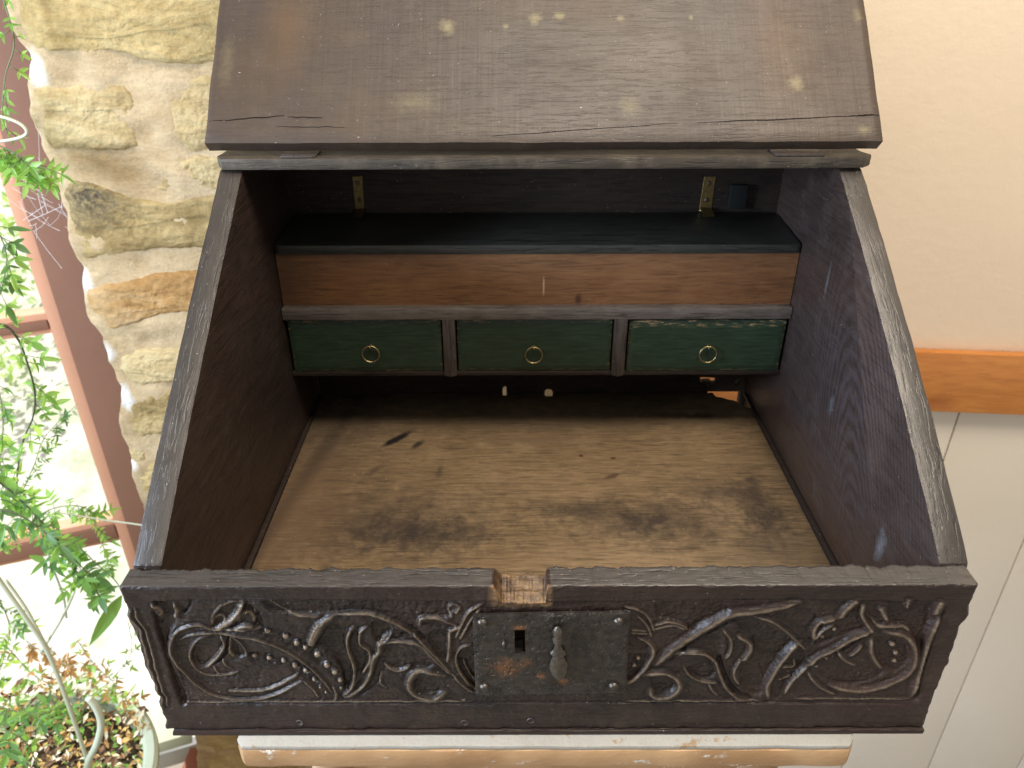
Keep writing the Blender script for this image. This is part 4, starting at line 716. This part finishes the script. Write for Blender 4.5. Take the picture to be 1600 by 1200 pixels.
STN = [
 ([(-0.68, 0.7, 0.5888), (-0.7001, 0.7, 0.5219), (-0.6982, 0.7, 0.4907), (-0.6864, 0.7, 0.4731), (-0.6469, 0.7, 0.4713), (-0.6134, 0.7, 0.4664), (-0.5721, 0.7, 0.4743), (-0.5281, 0.7, 0.458), (-0.4675, 0.7, 0.4546), (-0.3615, 0.7, 0.4591), (-0.259, 0.7, 0.5875)], 'st1', 1, .016, 'broad buff stone at the top'),
 ([(-0.7011, 0.7, 0.4287), (-0.6582, 0.7, 0.4328), (-0.6225, 0.7, 0.4335), (-0.5601, 0.7, 0.435), (-0.554, 0.7, 0.4165), (-0.5578, 0.7, 0.3821), (-0.5622, 0.7, 0.3447), (-0.6026, 0.7, 0.3385), (-0.6675, 0.7, 0.3378), (-0.6989, 0.7, 0.3379), (-0.7069, 0.7, 0.3604), (-0.707, 0.7, 0.3956)], 'st2', 2, .013, 'squarish pale stone with a diagonal crack'),
 ([(-0.5202, 0.7, 0.4316), (-0.4794, 0.7, 0.4398), (-0.4427, 0.7, 0.4471), (-0.3546, 0.7, 0.4477), (-0.3597, 0.7, 0.3549), (-0.4497, 0.7, 0.3398), (-0.5018, 0.7, 0.3336), (-0.512, 0.7, 0.3509), (-0.5234, 0.7, 0.382), (-0.5238, 0.7, 0.4079)], 'st2', 3, .012, None),
 ([(-0.7002, 0.7, 0.3084), (-0.6861, 0.7, 0.3055), (-0.6514, 0.7, 0.2951), (-0.6171, 0.7, 0.2816), (-0.582, 0.7, 0.27), (-0.5352, 0.7, 0.266), (-0.4759, 0.7, 0.2764), (-0.3613, 0.7, 0.2808), (-0.3755, 0.7, 0.1833), (-0.5223, 0.7, 0.1899), (-0.5922, 0.7, 0.186), (-0.6538, 0.7, 0.1769), (-0.6994, 0.7, 0.1697), (-0.7108, 0.7, 0.1926), (-0.7075, 0.7, 0.2381), (-0.7043, 0.7, 0.2819)], 'st3', 4, .014, 'big stone with a black stain on its left'),
 ([(-0.5418, 0.7, 0.3209), (-0.493, 0.7, 0.3318), (-0.4507, 0.7, 0.3344), (-0.3719, 0.7, 0.335), (-0.3796, 0.7, 0.2847), (-0.4754, 0.7, 0.2793), (-0.525, 0.7, 0.2689), (-0.565, 0.7, 0.2815)], 'st2', 5, .010, None),
 ([(-0.7115, 0.7, 0.1226), (-0.6856, 0.7, 0.1323), (-0.6328, 0.7, 0.1418), (-0.5797, 0.7, 0.1545), (-0.5284, 0.7, 0.1607), (-0.4074, 0.7, 0.1687), (-0.4226, 0.7, 0.0727), (-0.5442, 0.7, 0.0844), (-0.5971, 0.7, 0.0778), (-0.6531, 0.7, 0.0597), (-0.6983, 0.7, 0.046), (-0.7112, 0.7, 0.0679), (-0.7158, 0.7, 0.0961)], 'st4', 6, .015, 'orange-brown stone'),
 ([(-0.6968, 0.7, 0.0036), (-0.6635, 0.7, 0.0178), (-0.5995, 0.7, 0.0211), (-0.493, 0.7, 0.0267), (-0.5062, 0.7, -0.0459), (-0.6149, 0.7, -0.048), (-0.6651, 0.7, -0.0541), (-0.6835, 0.7, -0.0453), (-0.6924, 0.7, -0.0206)], 'st2', 7, .012, None),
 ([(-0.7089, 0.7, -0.1115), (-0.6905, 0.7, -0.0908), (-0.6602, 0.7, -0.0654), (-0.6057, 0.7, -0.0555), (-0.5076, 0.7, -0.0534), (-0.5256, 0.7, -0.1519), (-0.6386, 0.7, -0.1542), (-0.6946, 0.7, -0.1622), (-0.7093, 0.7, -0.1486), (-0.711, 0.7, -0.1286)], 'st3', 8, .012, None),
 ([(-0.7127, 0.7, -0.1621), (-0.6937, 0.7, -0.1676), (-0.6827, 0.7, -0.1786), (-0.6899, 0.7, -0.2091), (-0.7071, 0.7, -0.2231), (-0.7156, 0.7, -0.2062), (-0.717, 0.7, -0.184)], 'st2', 9, .009, None),
 ([(-0.718, 0.7, -0.2345), (-0.686, 0.7, -0.2119), (-0.6027, 0.7, -0.1982), (-0.5341, 0.7, -0.1984), (-0.5564, 0.7, -0.3204), (-0.6995, 0.7, -0.3199), (-0.7191, 0.7, -0.2824), (-0.7231, 0.7, -0.2604)], 'st1', 10, .012, None),
 ([(-0.6908, 0.7, -0.8266), (-0.4794, 0.7, -0.817), (-0.5354, 0.7, -1.2358), (-0.7828, 0.7, -1.2348), (-0.759, 0.7, -1.0843), (-0.7416, 0.7, -0.9676)], 'st1', 11, .012, None),
 ([(-0.7102, 0.7, -0.366), (-0.5378, 0.7, -0.3511), (-0.5693, 0.7, -0.5316), (-0.7241, 0.7, -0.5485), (-0.7289, 0.7, -0.4796)], 'st2', 12, .012, None),
 ([(-0.7216, 0.7, -0.5842), (-0.5496, 0.7, -0.5669), (-0.5843, 0.7, -0.7757), (-0.7236, 0.7, -0.7955), (-0.7232, 0.7, -0.6769)], 'st4', 13, .012, None)]
for P, mt, sd, dp, lb in STN: star('stone', P, M[mt], sd, dp, lb)
EDG = [(-0.6994, 0.712, 0.5959), (-0.7089, 0.712, 0.521), (-0.707, 0.712, 0.4895), (-0.6951, 0.712, 0.4717), (-0.6958, 0.712, 0.4611), (-0.712, 0.712, 0.432), (-0.7159, 0.712, 0.4021), (-0.7177, 0.712, 0.3758), (-0.7187, 0.712, 0.3425), (-0.7102, 0.712, 0.324), (-0.7114, 0.712, 0.2882), (-0.7112, 0.712, 0.2393), (-0.718, 0.712, 0.1883), (-0.7069, 0.712, 0.1566), (-0.7199, 0.712, 0.1242), (-0.723, 0.712, 0.0795), (-0.7109, 0.712, 0.039), (-0.7103, 0.712, 0.0094), (-0.7086, 0.712, -0.021), (-0.7002, 0.712, -0.0521), (-0.7165, 0.712, -0.1033), (-0.7244, 0.712, -0.1565), (-0.718, 0.712, -0.195), (-0.7263, 0.712, -0.2476), (-0.7258, 0.712, -0.2843), (-0.7271, 0.712, -0.3761), (-0.7312, 0.712, -0.491), (-0.7397, 0.712, -0.6334), (-0.746, 0.712, -0.7692), (-0.7604, 0.712, -0.939), (-0.7703, 0.712, -1.0303), (-0.7956, 0.712, -1.1765)]
ez = [p[2] for p in EDG][::-1]; ex = [p[0] for p in EDG][::-1]
V = []; F = []; NRW, NCL = 340, 90; zlo, zhi = -1.3, 1.5
for j in range(NRW + 1):
    z = zlo + (zhi - zlo) * j / NRW; xl = float(np.interp(z, ez, ex)) + .003 * noise.noise(Vector((z * 60, 0, 0))) + .0045 * noise.noise(Vector((z * 18, 3, 0)))
    for i in range(NCL + 1):
        u = i / NCL; x = xl + (.06 - xl) * u ** 1.6; dl = x - xl
        y = WY + .0065 - .0060 * noise.fractal(Vector((x * 16, z * 22, 4)), .9, 2, 4) - .0011 * noise.fractal(Vector((x * 120, z * 120, 4)), .8, 2, 3) + .012 * max(0, 1 - dl / .010) ** 2
        V.append((x, y, z))
    V.append((xl + .004 * noise.noise(Vector((z * 30, 9, 0))), WY + .05, z)); V.append((xl + .012, .93, z))
W1 = NCL + 3
for j in range(NRW):
    b = j * W1
    for i in range(NCL): F.append((b + i, b + i + 1, b + W1 + i + 1, b + W1 + i))
    F += [(b, b + W1, b + W1 + NCL + 1, b + NCL + 1), (b + NCL + 1, b + W1 + NCL + 1, b + W1 + NCL + 2, b + NCL + 2)]
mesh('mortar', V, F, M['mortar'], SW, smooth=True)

# ================================================================ RIGHT WALL: plaster above a pine rail, boards below
RD = Vector((math.cos(math.radians(-4.8)), math.sin(math.radians(-4.8)), 0)); RNn = Vector((-RD.y, RD.x, 0)); RO = Vector((.7, .75, 0))
def rw(s_, d, z): return RO + RD * s_ + RNn * d + Vector((0, 0, z))
def sof(p): return (Vector(p) - RO).dot(RD)
zr1 = ((0.6751, 0.7521, -0.0072)[2] + (0.8434, 0.738, -0.0079)[2]) / 2; zr0 = ((0.7153, 0.7487, -0.1246)[2] + (0.8793, 0.7349, -0.1241)[2]) / 2
PW = thing('plastered_wall', 'cream plastered wall behind the box on the right, above the pine rail', 'wall', tuple(rw(.3, .05, zr1)))
NWx, NWz = 60, 60
def slab(name, s0, s1, z0, z1, d0, d1, mat, par, bev=.001, **kw):
    return prism(name, [(s0, z0), (s1, z0), (s1, z1), (s0, z1)], lambda u, v, w: rw(u, w, v), d0, d1, mat, par, bev, **kw)
slab('plaster', -.60, 1.5, zr1 - .02, 1.6, .0, .12, M['cream'], PW)
DW = thing('boarded_dado', 'off-white tongue-and-groove boarding on the lower right wall under the pine rail', 'panelling', tuple(rw(.3, .05, -1.3)))
g0, g1 = sof((0.7745, 0.7437, -0.1278)), sof((0.9729, 0.7271, -0.4274)); wb = g1 - g0
k = -3
for k in range(-5, 5):
    a = g0 + wb * k
    slab('board', a + .0012, a + wb - .0012, -1.3, zr0 + .03, .0040, .018, M['board'], DW, .0022)
slab('backing', -1.05, 1.35, -1.3, zr0 + .03, .0185, .1, M['board'], DW, .001)
PR = thing('pine_rail', 'varnished orange pine dado rail across the right wall', 'rail', tuple(PRLOC))
slab('rail_board', -.57, 1.5, zr0, zr1, -.0180, -.0005, M['pine'], PR, .0035)

# ================================================================ WINDOW
WA = math.radians(20.5); WDr = Vector((math.cos(WA), math.sin(WA), 0)); WNr = Vector((-WDr.y, WDr.x, 0)); WO = Vector((-.94, .95, 0))
def ww(s_, d, z): return WO + WDr * s_ + WNr * d + Vector((0, 0, z))
def wof(p): return (Vector(p) - WO).dot(WDr)
WI = thing('garden_window', 'red-brown painted timber window beside the stone wall, bright garden beyond', 'window', tuple(ww(0, 0, -1.3)))
def wslab(name, s0, s1, z0, z1, d0, d1, mat, bev=.003, par=None, **kw):
    return prism(name, [(s0, z0), (s1, z0), (s1, z1), (s0, z1)], lambda u, v, w: ww(u, w, v), d0, d1, mat, par or WI, bev, **kw)
sp0 = wof((-0.9204, 0.9573, 0.0878)); ss0 = wof((-0.9447, 0.9483, 0.0913))
wslab('post', sp0, sp0 + .24, -1.3, 1.5, -.012, .07, M['post'])
wslab('sash_stile', ss0, sp0 - .0005, -1.26, 1.35, .004, .055, M['sash'])
zb = [((-0.9292, 0.954, -0.0299)[2], (-0.9668, 0.94, -0.0747)[2]), ((-0.9302, 0.9537, -0.547)[2], (-0.9417, 0.9494, -0.612)[2]), ((-0.875, 0.9743, 0.2858)[2] + .3, (-0.875, 0.9743, 0.2858)[2] + .255)]
for a, b in zb:
    wslab('glazing_bar', -1.2, ss0 - .0005, b, a, .010, .048, M['sash'])
    wslab('bar_moulding', -1.2, ss0 - .0006, b + .013, a - .013, .001, .0095, M['post'])
zz = [1.35, zb[2][0], zb[2][1], zb[0][0], zb[0][1], zb[1][0], zb[1][1], -1.26]
for i in range(0, 8, 2): wslab('pane', -1.2, ss0 - .001, zz[i + 1] + .0005, zz[i] - .0005, .028, .031, M['glass'], 0)
wslab('sill', -1.3, sp0 - .001, -1.3, -1.262, -.04, .09, M['glaze'])
wslab('sash_stile', -1.245, -1.202, -1.26, 1.35, .004, .055, M['sash'])

# ================================================================ FLOOR, GARDEN
def struct(name, V, F, mat):
    o = mesh(name, V, F, mat); o['kind'] = 'structure'; return o
fl_ = struct('floor', [(-3, -2.5, -1.312), (2.2, -2.5, -1.312), (2.2, 1.0, -1.312), (-.7, 1.0, -1.312), (-3, .15, -1.312)], [(0, 1, 2, 3, 4)], M['grout'])
tv = None
for i in range(-9, -1):
    for j in range(-1, 8):
        x, y = i * .152, j * .152
        if y + .15 > .95 + (x + .15 + .94) * .374 - .05: continue
        V = [(0, 0, -.012), (.148, 0, -.012), (.148, .148, -.012), (0, .148, -.012), (.002, .002, 0), (.146, .002, 0), (.146, .146, 0), (.002, .146, 0)]
        if tv is None:
            tv = mesh('tile', [Vector(v) + Vector((0, 0, -1.3)) for v in V], [(4, 5, 6, 7), (0, 1, 5, 4), (1, 2, 6, 5), (2, 3, 7, 6), (3, 0, 4, 7)], M['tile'], origin=(0, 0, -1.3)); tv.parent = fl_; tm = tv.data; tv.location = (x, y, -1.3)
        else:
            o = bpy.data.objects.new('tile', tm); COL.objects.link(o); o.parent = fl_; o.location = (x, y, -1.3 + random.uniform(-.0015, .0015)); o.rotation_euler = (random.uniform(-.006, .006), random.uniform(-.006, .006), 0)
V = []; F = []; n = 40
for j in range(n + 1):
    for i in range(n + 1):
        s_ = -14 + 28 * i / n; d = .10 + 24 * (j / n) ** 2; p = ww(s_, d, -1.45 + .08 * noise.noise(Vector((s_ * .8, d * .8, 0))) + d * .03); V.append(p)
for j in range(n):
    for i in range(n): F.append((j * (n + 1) + i, j * (n + 1) + i + 1, (j + 1) * (n + 1) + i + 1, (j + 1) * (n + 1) + i))
struct('garden_ground', V, F, M['ground'])

# ================================================================ PLANTS
LM = {}
def leaf_mesh(kind, fold=.25, curl=.3, asp=.42):
    V = []; F = []; n = 6
    for i in range(n + 1):
        t = i / n; w = asp * .5 * math.sin(math.pi * min(1, t ** .8)) ** .8 * (1 - .25 * t) if 0 < t < 1 else (.02 if t == 0 else 0.004)
        z = -curl * t * t * .5
        V += [(t, -w, z + w * fold), (t, 0, z), (t, w, z + w * fold)]
    for i in range(n):
        a = i * 3; F += [(a, a + 3, a + 4, a + 1), (a + 1, a + 4, a + 5, a + 2)]
    return V, F
def leafdata(key, mat, **kw):
    V, F = leaf_mesh(key, **kw); me = bpy.data.meshes.new('leaf'); me.from_pydata(V, [], F); me.materials.append(mat)
    me.polygons.foreach_set('use_smooth', [True] * len(me.polygons)); me.update(); LM[key] = me
for c in 'ABCD':
    leafdata(c + '1', M['leaf' + c], fold=.5, curl=.25, asp=.36); leafdata(c + '2', M['leaf' + c], fold=.9, curl=.7, asp=.30); leafdata(c + '3', M['leaf' + c], fold=.3, curl=-.3, asp=.42)
def put_leaf(root, pos, d, nrm, size, kinds):
    key = random.choice(kinds) + random.choice('123')
    o = bpy.data.objects.new('leaf', LM[key]); COL.objects.link(o); o.parent = root
    x = d.normalized(); y = nrm.cross(x); y = y.normalized() if y.length > 1e-4 else x.orthogonal().normalized(); z = x.cross(y)
    R = Matrix((x, y, z)).transposed().to_4x4(); o.matrix_local = Matrix.Translation(pos - wloc(root)) @ R @ Matrix.Diagonal((size, size * random.uniform(.8, 1.15), size, 1)); return o
def rv(a=1): return Vector((random.uniform(-a, a), random.uniform(-a, a), random.uniform(-a, a)))
toCam = Vector((.75, -.8, .6)).normalized()
def spray(root, pos, d, nl, size, kinds, stems, nrm=None):
    # a pinnate spray: pairs of leaflets along a thin stalk and one at the tip
    nrm = (nrm or (toCam + rv(.7))).normalized(); d = d.normalized(); L = size * (.45 * nl + .4); P = [pos]
    side = nrm.cross(d).normalized(); p = pos.copy(); dd = d.copy()
    for k in range(nl):
        dd = (dd + Vector((0, 0, -.10)) + rv(.05)).normalized(); p = p + dd * (L / nl); P.append(p.copy())
        for sg in (-1, 1):
            ld = (dd * .55 + side * sg + rv(.16)).normalized(); put_leaf(root, p, ld, (nrm + rv(.3)).normalized(), size * random.uniform(.75, 1.1) * (1 - .25 * abs(k / nl - .5)), kinds)
    put_leaf(root, p, (dd + rv(.12)).normalized(), nrm, size * 1.25, kinds); stems.append((P, .0006))
def vine(name, label, path, rad, smat, n, size, kinds, nl=(2, 3), off=.02, cat='vine', group='jasmine vines against the window', droop=.5, droot=None, tips=True):
    path = [Vector(p) for p in path]; root = thing(name, label, cat, tuple(path[0] if droot is None else droot), group)
    C = catmull(path, 8); tube('stem', C, lambda t: rad * (1 - .5 * t), smat, root, 6); stems = []
    for k in range(n):
        i = int((k + random.random()) / n * (len(C) - 2)); p = C[i]; t = (C[i + 1] - p).normalized(); d = (t * .4 + rv(1) + Vector((0, 0, -droop))).normalized()
        spray(root, p, d, random.randint(*nl), size * random.uniform(.7, 1.2), kinds, stems)
    V, F = [], []
    for P, r in stems:
        v, f = tube_data(P, r, 4); b = len(V); V += v; F += [tuple(q + b for q in g) for g in f]
    if V: mesh('leaf_stalks', V, F, M['stemg'], root, smooth=True)['kind'] = 'stuff'
    return root
vine('jasmine_vine', 'dense light green jasmine foliage hanging in front of the post at upper left', [(-0.7614, 0.62, 0.3776), (-0.7216, 0.62, 0.3692), (-0.6958, 0.62, 0.3565), (-0.6785, 0.62, 0.3428), (-0.6662, 0.62, 0.3376)], .0014, M['stemg'], 35, 0.018, 'BBA', (2, 3), droop=.9)
vine('jasmine_vine', 'small tuft of thin jasmine leaves at the top left corner beside the stone', [(-0.6784, 0.66, 0.5682), (-0.6749, 0.66, 0.5247), (-0.6788, 0.66, 0.4869), (-0.7033, 0.66, 0.4477), (-0.7228, 0.66, 0.3987), (-0.7241, 0.66, 0.3733)], .0012, M['stemg'], 12, 0.014, 'AB', (1, 2), droop=.4)
tube('x', [(0, 0, 0), (0, 0, .001)], .001, M['stemg']).name = 'tmp'
bpy.data.objects.remove(bpy.data.objects['tmp'])
ls_ = tube('bare_tendril', catmull([(-0.7119, 0.6, 0.413), (-0.6827, 0.6, 0.4066), (-0.6654, 0.6, 0.3986), (-0.6602, 0.6, 0.3889), (-0.6689, 0.6, 0.3824), (-0.6921, 0.6, 0.3776), (-0.7251, 0.6, 0.3744)], 8), .0021, M['stemp'], origin=(-0.7119, 0.6, 0.413))
ls_['label'] = 'pale bare tendril looping out and back at the upper left edge'; ls_['category'] = 'tendril'
vine('jasmine_vine', 'curved dark jasmine vine with yellow-green leaves below the upper glazing bar', [(-0.8536, 0.64, 0.0966), (-0.8106, 0.64, 0.0932), (-0.7957, 0.64, 0.0691), (-0.7941, 0.64, 0.0298), (-0.7981, 0.64, -0.0226), (-0.8151, 0.64, -0.071), (-0.8477, 0.64, -0.1213), (-0.8783, 0.64, -0.1871), (-0.9014, 0.64, -0.2562)], .0021, M['stemd'], 27, 0.022, 'ABB', (1, 2), droop=.3)
vine('jasmine_vine', 'fine thin-leaved jasmine twigs crossing the bright pane at mid left', [(-0.9619, 0.7, -0.3189), (-0.8922, 0.7, -0.2168), (-0.8593, 0.7, -0.1616), (-0.8235, 0.7, -0.1243), (-0.777, 0.7, -0.0854)], .0009, M['stemg'], 20, 0.010, 'AC', (2, 3), droop=.2)
vine('jasmine_vine', 'big-leaved jasmine vine descending across the lower glazing bar', [(-0.8939, 0.58, -0.1241), (-0.8508, 0.58, -0.182), (-0.8251, 0.58, -0.2358), (-0.8039, 0.58, -0.2918), (-0.7951, 0.58, -0.3503), (-0.7906, 0.58, -0.4035)], .0018, M['stemd'], 40, 0.027, 'AAC', (1, 2), droop=.7)
vine('jasmine_vine', 'sunlit bright green jasmine growth in front of the lower glazing bar', [(-1.0181, 0.68, -0.3789), (-0.9482, 0.68, -0.3481), (-0.8869, 0.68, -0.303), (-0.8358, 0.68, -0.2884), (-0.8049, 0.68, -0.3033), (-0.8016, 0.68, -0.3797), (-0.8044, 0.68, -0.4603)], .0013, M['stemg'], 33, 0.016, 'BBA', (2, 3), droop=.6)
vine('jasmine_vine', 'lowest jasmine vine trailing over the litter in the pot', [(-1.0638, 0.54, -0.6154), (-1.0158, 0.54, -0.6517), (-0.9638, 0.54, -0.6795), (-0.9121, 0.54, -0.6705), (-0.8651, 0.54, -0.6341)], .0014, M['stemg'], 27, 0.021, 'ACA', (1, 3), droop=.5)
vine('jasmine_vine', 'sprig of small leaves rising above the pot beside the box corner', [(-0.9695, 0.62, -0.8149), (-0.8942, 0.62, -0.7352), (-0.8337, 0.62, -0.6779), (-0.7772, 0.62, -0.6046), (-0.7619, 0.62, -0.5175)], .0010, M['stemg'], 16, 0.014, 'BA', (1, 2), droop=.0)
vine('jasmine_vine', 'tangled jasmine growth along the left edge above the pot', [(-0.979, 0.6, -0.3683), (-0.971, 0.6, -0.4305), (-0.9741, 0.6, -0.5122), (-1.0144, 0.6, -0.5986), (-1.0635, 0.6, -0.6902)], .0014, M['stemg'], 24, 0.018, 'ABC', (1, 3), droop=.3)
vine('jasmine_vine', 'drooping grey-green jasmine leaves at the left edge between the bars', [(-0.8337, 0.6, 0.0567), (-0.8242, 0.6, 0.0121), (-0.8373, 0.6, -0.0579), (-0.8668, 0.6, -0.1321), (-0.8776, 0.6, -0.1974)], .0012, M['stemg'], 16, 0.018, 'CA', (1, 2), droop=.6)
vine('dry_vine', 'withered brown leaf cluster hanging above the pot', [(-0.9548, 0.6, -0.5463), (-0.9384, 0.6, -0.5724), (-0.9156, 0.6, -0.599), (-0.8899, 0.6, -0.617), (-0.8601, 0.6, -0.5992)], .0012, M['stemp'], 27, 0.016, 'D', (1, 2), droop=.8, group='dry growth over the pot')
vine('dry_vine', 'second withered brown leaf cluster, lower and nearer the box corner', [(-0.8577, 0.6, -0.5467), (-0.8402, 0.6, -0.6172), (-0.813, 0.6, -0.6817), (-0.8042, 0.6, -0.749)], .0010, M['stemp'], 21, 0.015, 'DDB', (1, 2), droop=.3, group='dry growth over the pot')
vine('jasmine_vine', 'bright jasmine growth over the back rim of the pot', [(-1.0526, 0.66, -0.6307), (-1.017, 0.66, -0.7256), (-0.9589, 0.66, -0.7554), (-0.8971, 0.66, -0.7756), (-0.8302, 0.66, -0.8064)], .0012, M['stemg'], 32, 0.016, 'BAD', (1, 2), droop=.1)
vine('jasmine_vine', 'large soft green jasmine leaves at the bottom left corner', [(-0.8908, 0.36, -0.4981), (-0.8448, 0.36, -0.4825), (-0.8141, 0.36, -0.5144), (-0.8136, 0.36, -0.5803), (-0.8186, 0.36, -0.632)], .0014, M['stemg'], 18, 0.024, 'AAC', (1, 2), droop=.2)
vine('jasmine_vine', 'large grey-green jasmine leaves clustered left of the box, under the lower glazing bar', [(-0.8504, 0.52, -0.1608), (-0.7985, 0.52, -0.1865), (-0.7634, 0.52, -0.2393), (-0.7307, 0.52, -0.3085), (-0.7268, 0.52, -0.3739)], .0014, M['stemd'], 20, .030, 'AC', (1, 2), droop=.6)
vine('jasmine_vine', 'jasmine sprays hanging across the left edge above the upper bar', [(-0.7506, 0.58, 0.2899), (-0.7294, 0.58, 0.2632), (-0.7283, 0.58, 0.2266), (-0.7451, 0.58, 0.1889), (-0.7716, 0.58, 0.1497)], .0012, M['stemg'], 12, 0.021, 'BC', (1, 2), droop=.7)
rt = thing('long_leaf', 'single long grey-green leaf hanging beside the front left corner of the box', 'leaf', (-0.7051, 0.55, -0.3742))
tube('stalk', catmull([(-0.7545, 0.55, -0.2657), (-0.7339, 0.55, -0.308), (-0.713, 0.55, -0.3444), (-0.7051, 0.55, -0.3742)], 6), .0009, M['stemg'], rt, 6)
pA, pB = Vector((-0.7092, 0.55, -0.3817)), Vector((-0.7761, 0.53, -0.4663)); o = put_leaf(rt, pA, pB - pA, toCam, (pB - pA).length, 'A'); o.scale[1] *= .55; o.name = 'blade'
# pale woody stems rising from the pot
for k, (pth, r, lb) in enumerate([
    ([(-0.8793, 0.5, -0.2213), (-0.8629, 0.5, -0.31), (-0.8491, 0.5, -0.3826), (-0.8368, 0.5, -0.4675), (-0.8409, 0.5, -0.6187), (-0.8557, 0.5, -0.8484)], .0038, 'thickest pale cane running from the left edge down into the pot'),
    ([(-0.8816, 0.53, -0.3246), (-0.8681, 0.53, -0.3912), (-0.8601, 0.53, -0.4821), (-0.8532, 0.53, -0.5049)], .0027, 'short pale cane beside the thickest one'),
    ([(-0.7816, 0.54, -0.364), (-0.8145, 0.54, -0.417), (-0.8602, 0.54, -0.4802), (-0.8839, 0.54, -0.5129)], .0023, 'pale cane leaning the other way over the thick canes'),
    ([(-0.8408, 0.6, -0.2522), (-0.849, 0.6, -0.3537), (-0.8509, 0.6, -0.431), (-0.8602, 0.6, -0.4876)], .0022, 'thin pale cane rising through the jasmine leaves'),
    ([(-0.8188, 0.62, -0.2546), (-0.7457, 0.62, -0.2719), (-0.6976, 0.62, -0.2806), (-0.6709, 0.62, -0.2865)], .0016, 'thin straight pale cane lying along the lower glazing bar')]):
    o = tube('bare_cane', catmull(pth, 8), r, M['stemp'], None, 9, origin=pth[0]); o['label'] = lb; o['category'] = 'plant stem'; o['group'] = 'pale canes over the pot'
# pot
PC = Vector((-.945, .44, -.765)); PRr = .232
PT = thing('plant_pot', 'large pale glazed plant pot full of litter at lower left', 'pot', (PC.x, PC.y, -1.3))
lathe('pot_body', [(.12, -.55), (.15, -.545), (.19, -.25), (.222, -.035), (.232, -.030), (.236, -.018), (.236, -.006), (.230, 0), (.216, 0), (.209, -.006), (.207, -.03), (.200, -.06), (.01, -.061)], PC, M['glaze'], PT, 72)
so = lathe('soil', [(.004, -.030), (.10, -.028), (.204, -.036), (.204, -.055)], PC, M['soil'], PT, 40)
V = []; F = []
lit_mats = [M['leafD'], NT('pale_litter').fin((.72, .64, .48), .7, .3), NT('ochre_litter').fin((.50, .33, .12), .7, .3), NT('brown_litter').fin((.16, .09, .05), .8, .2), M['leafB']]
mid = []
for k in range(3000):
    q = random.uniform(0, 6.283); r = .232 * math.sqrt(random.random()); hp = max(0, math.cos(q - 1.75)) * r / .2; c = PC + Vector((r * math.cos(q), r * math.sin(q), -.030 + .055 * hp ** 1.5 + random.uniform(0, .012) + .006 * math.sin(r * 30)))
    L = random.uniform(.004, .014); a = rv().normalized(); a.z *= .4; b = a.cross(Vector((0, 0, 1)) + rv(.5)).normalized() * L * random.uniform(.25, .5); a = a.normalized() * L; n0 = len(V)
    V += [c - a, c - b + Vector((0, 0, L * .2)), c + a, c + b + Vector((0, 0, L * .2))]; F += [(n0, n0 + 1, n0 + 2), (n0, n0 + 2, n0 + 3)]; mm = random.choice([0, 1, 1, 2, 2, 3, 3, 4] if k % 9 else [4]); mid += [mm, mm]
lt = mesh('leaf_litter', V, F, None, PT, mats=lit_mats); lt.data.polygons.foreach_set('material_index', mid); lt['kind'] = 'stuff'
hz = tube('curved_tube', catmull([(-0.7855, 0.4, -0.6848), (-0.7616, 0.4, -0.6221), (-0.7324, 0.4, -0.5707), (-0.7128, 0.4, -0.5211), (-0.7106, 0.4, -0.4811), (-0.7167, 0.4, -0.4577)], 8), .0058, M['glaze'], None, 10, origin=(-0.7855, 0.4, -0.6848))
hz['label'] = 'pale curved tube arching out of the pot litter'; hz['category'] = 'tube'
# cobweb on the post
wb_ = []; V, F = [], []
ctr = [(-0.7626, 0.74, 0.2408), (-0.7534, 0.74, 0.2182), (-0.7632, 0.74, 0.2708)]
for k in range(34):
    a = Vector((-0.7615, 0.74, 0.2509)) + Vector((random.gauss(0, .020), random.uniform(-.01, .01), random.gauss(0, .026))); b = a + Vector((random.gauss(.006, .022), random.uniform(-.01, .01), random.gauss(0, .028)))
    mid_ = (a + b) / 2 + Vector((0, 0, -random.uniform(0, .006))); v, f = tube_data([a, mid_, b], random.uniform(.00012, .00030), 4); n0 = len(V); V += v; F += [tuple(q + n0 for q in g) for g in f]
cw = mesh('cobweb', V, F, M['web'], None, origin=ctr[0]); cw['label'] = 'wispy white cobweb strung over the red-brown post at upper left'; cw['category'] = 'cobweb'
# pale shrubs out in the garden, seen blurred through the panes
for k, (s_, d, r, lb) in enumerate([(-1.1, 2.6, .55, 'pale round shrub out in the garden behind the upper pane'), (-.45, 3.8, .6, 'farther pale shrub in the garden near the post'), (-2.0, 3.4, .7, 'shrub in the garden at the far left of the window')]):
    base_ = ww(s_, d, -1.4); sh = thing('garden_shrub', lb, 'shrub', tuple(base_), 'shrubs in the garden'); V = []; F = []
    for q in range(1300):
        v = rv(); v = v.normalized() * r * (random.random() ** .4) * (1 + .3 * noise.noise(v * 3)); c = base_ + Vector((v.x, v.y, v.z + r)); a = rv(.035); b = rv(.03); n0 = len(V); V += [c, c + a, c + a + b, c + b]; F.append((n0, n0 + 1, n0 + 2, n0 + 3))
    mesh('crown', V, F, M['leafB'], sh); tube('trunk', [base_ + Vector((0, 0, -.1)), base_ + Vector((0, 0, r))], .025, M['stemd'], sh, 8)
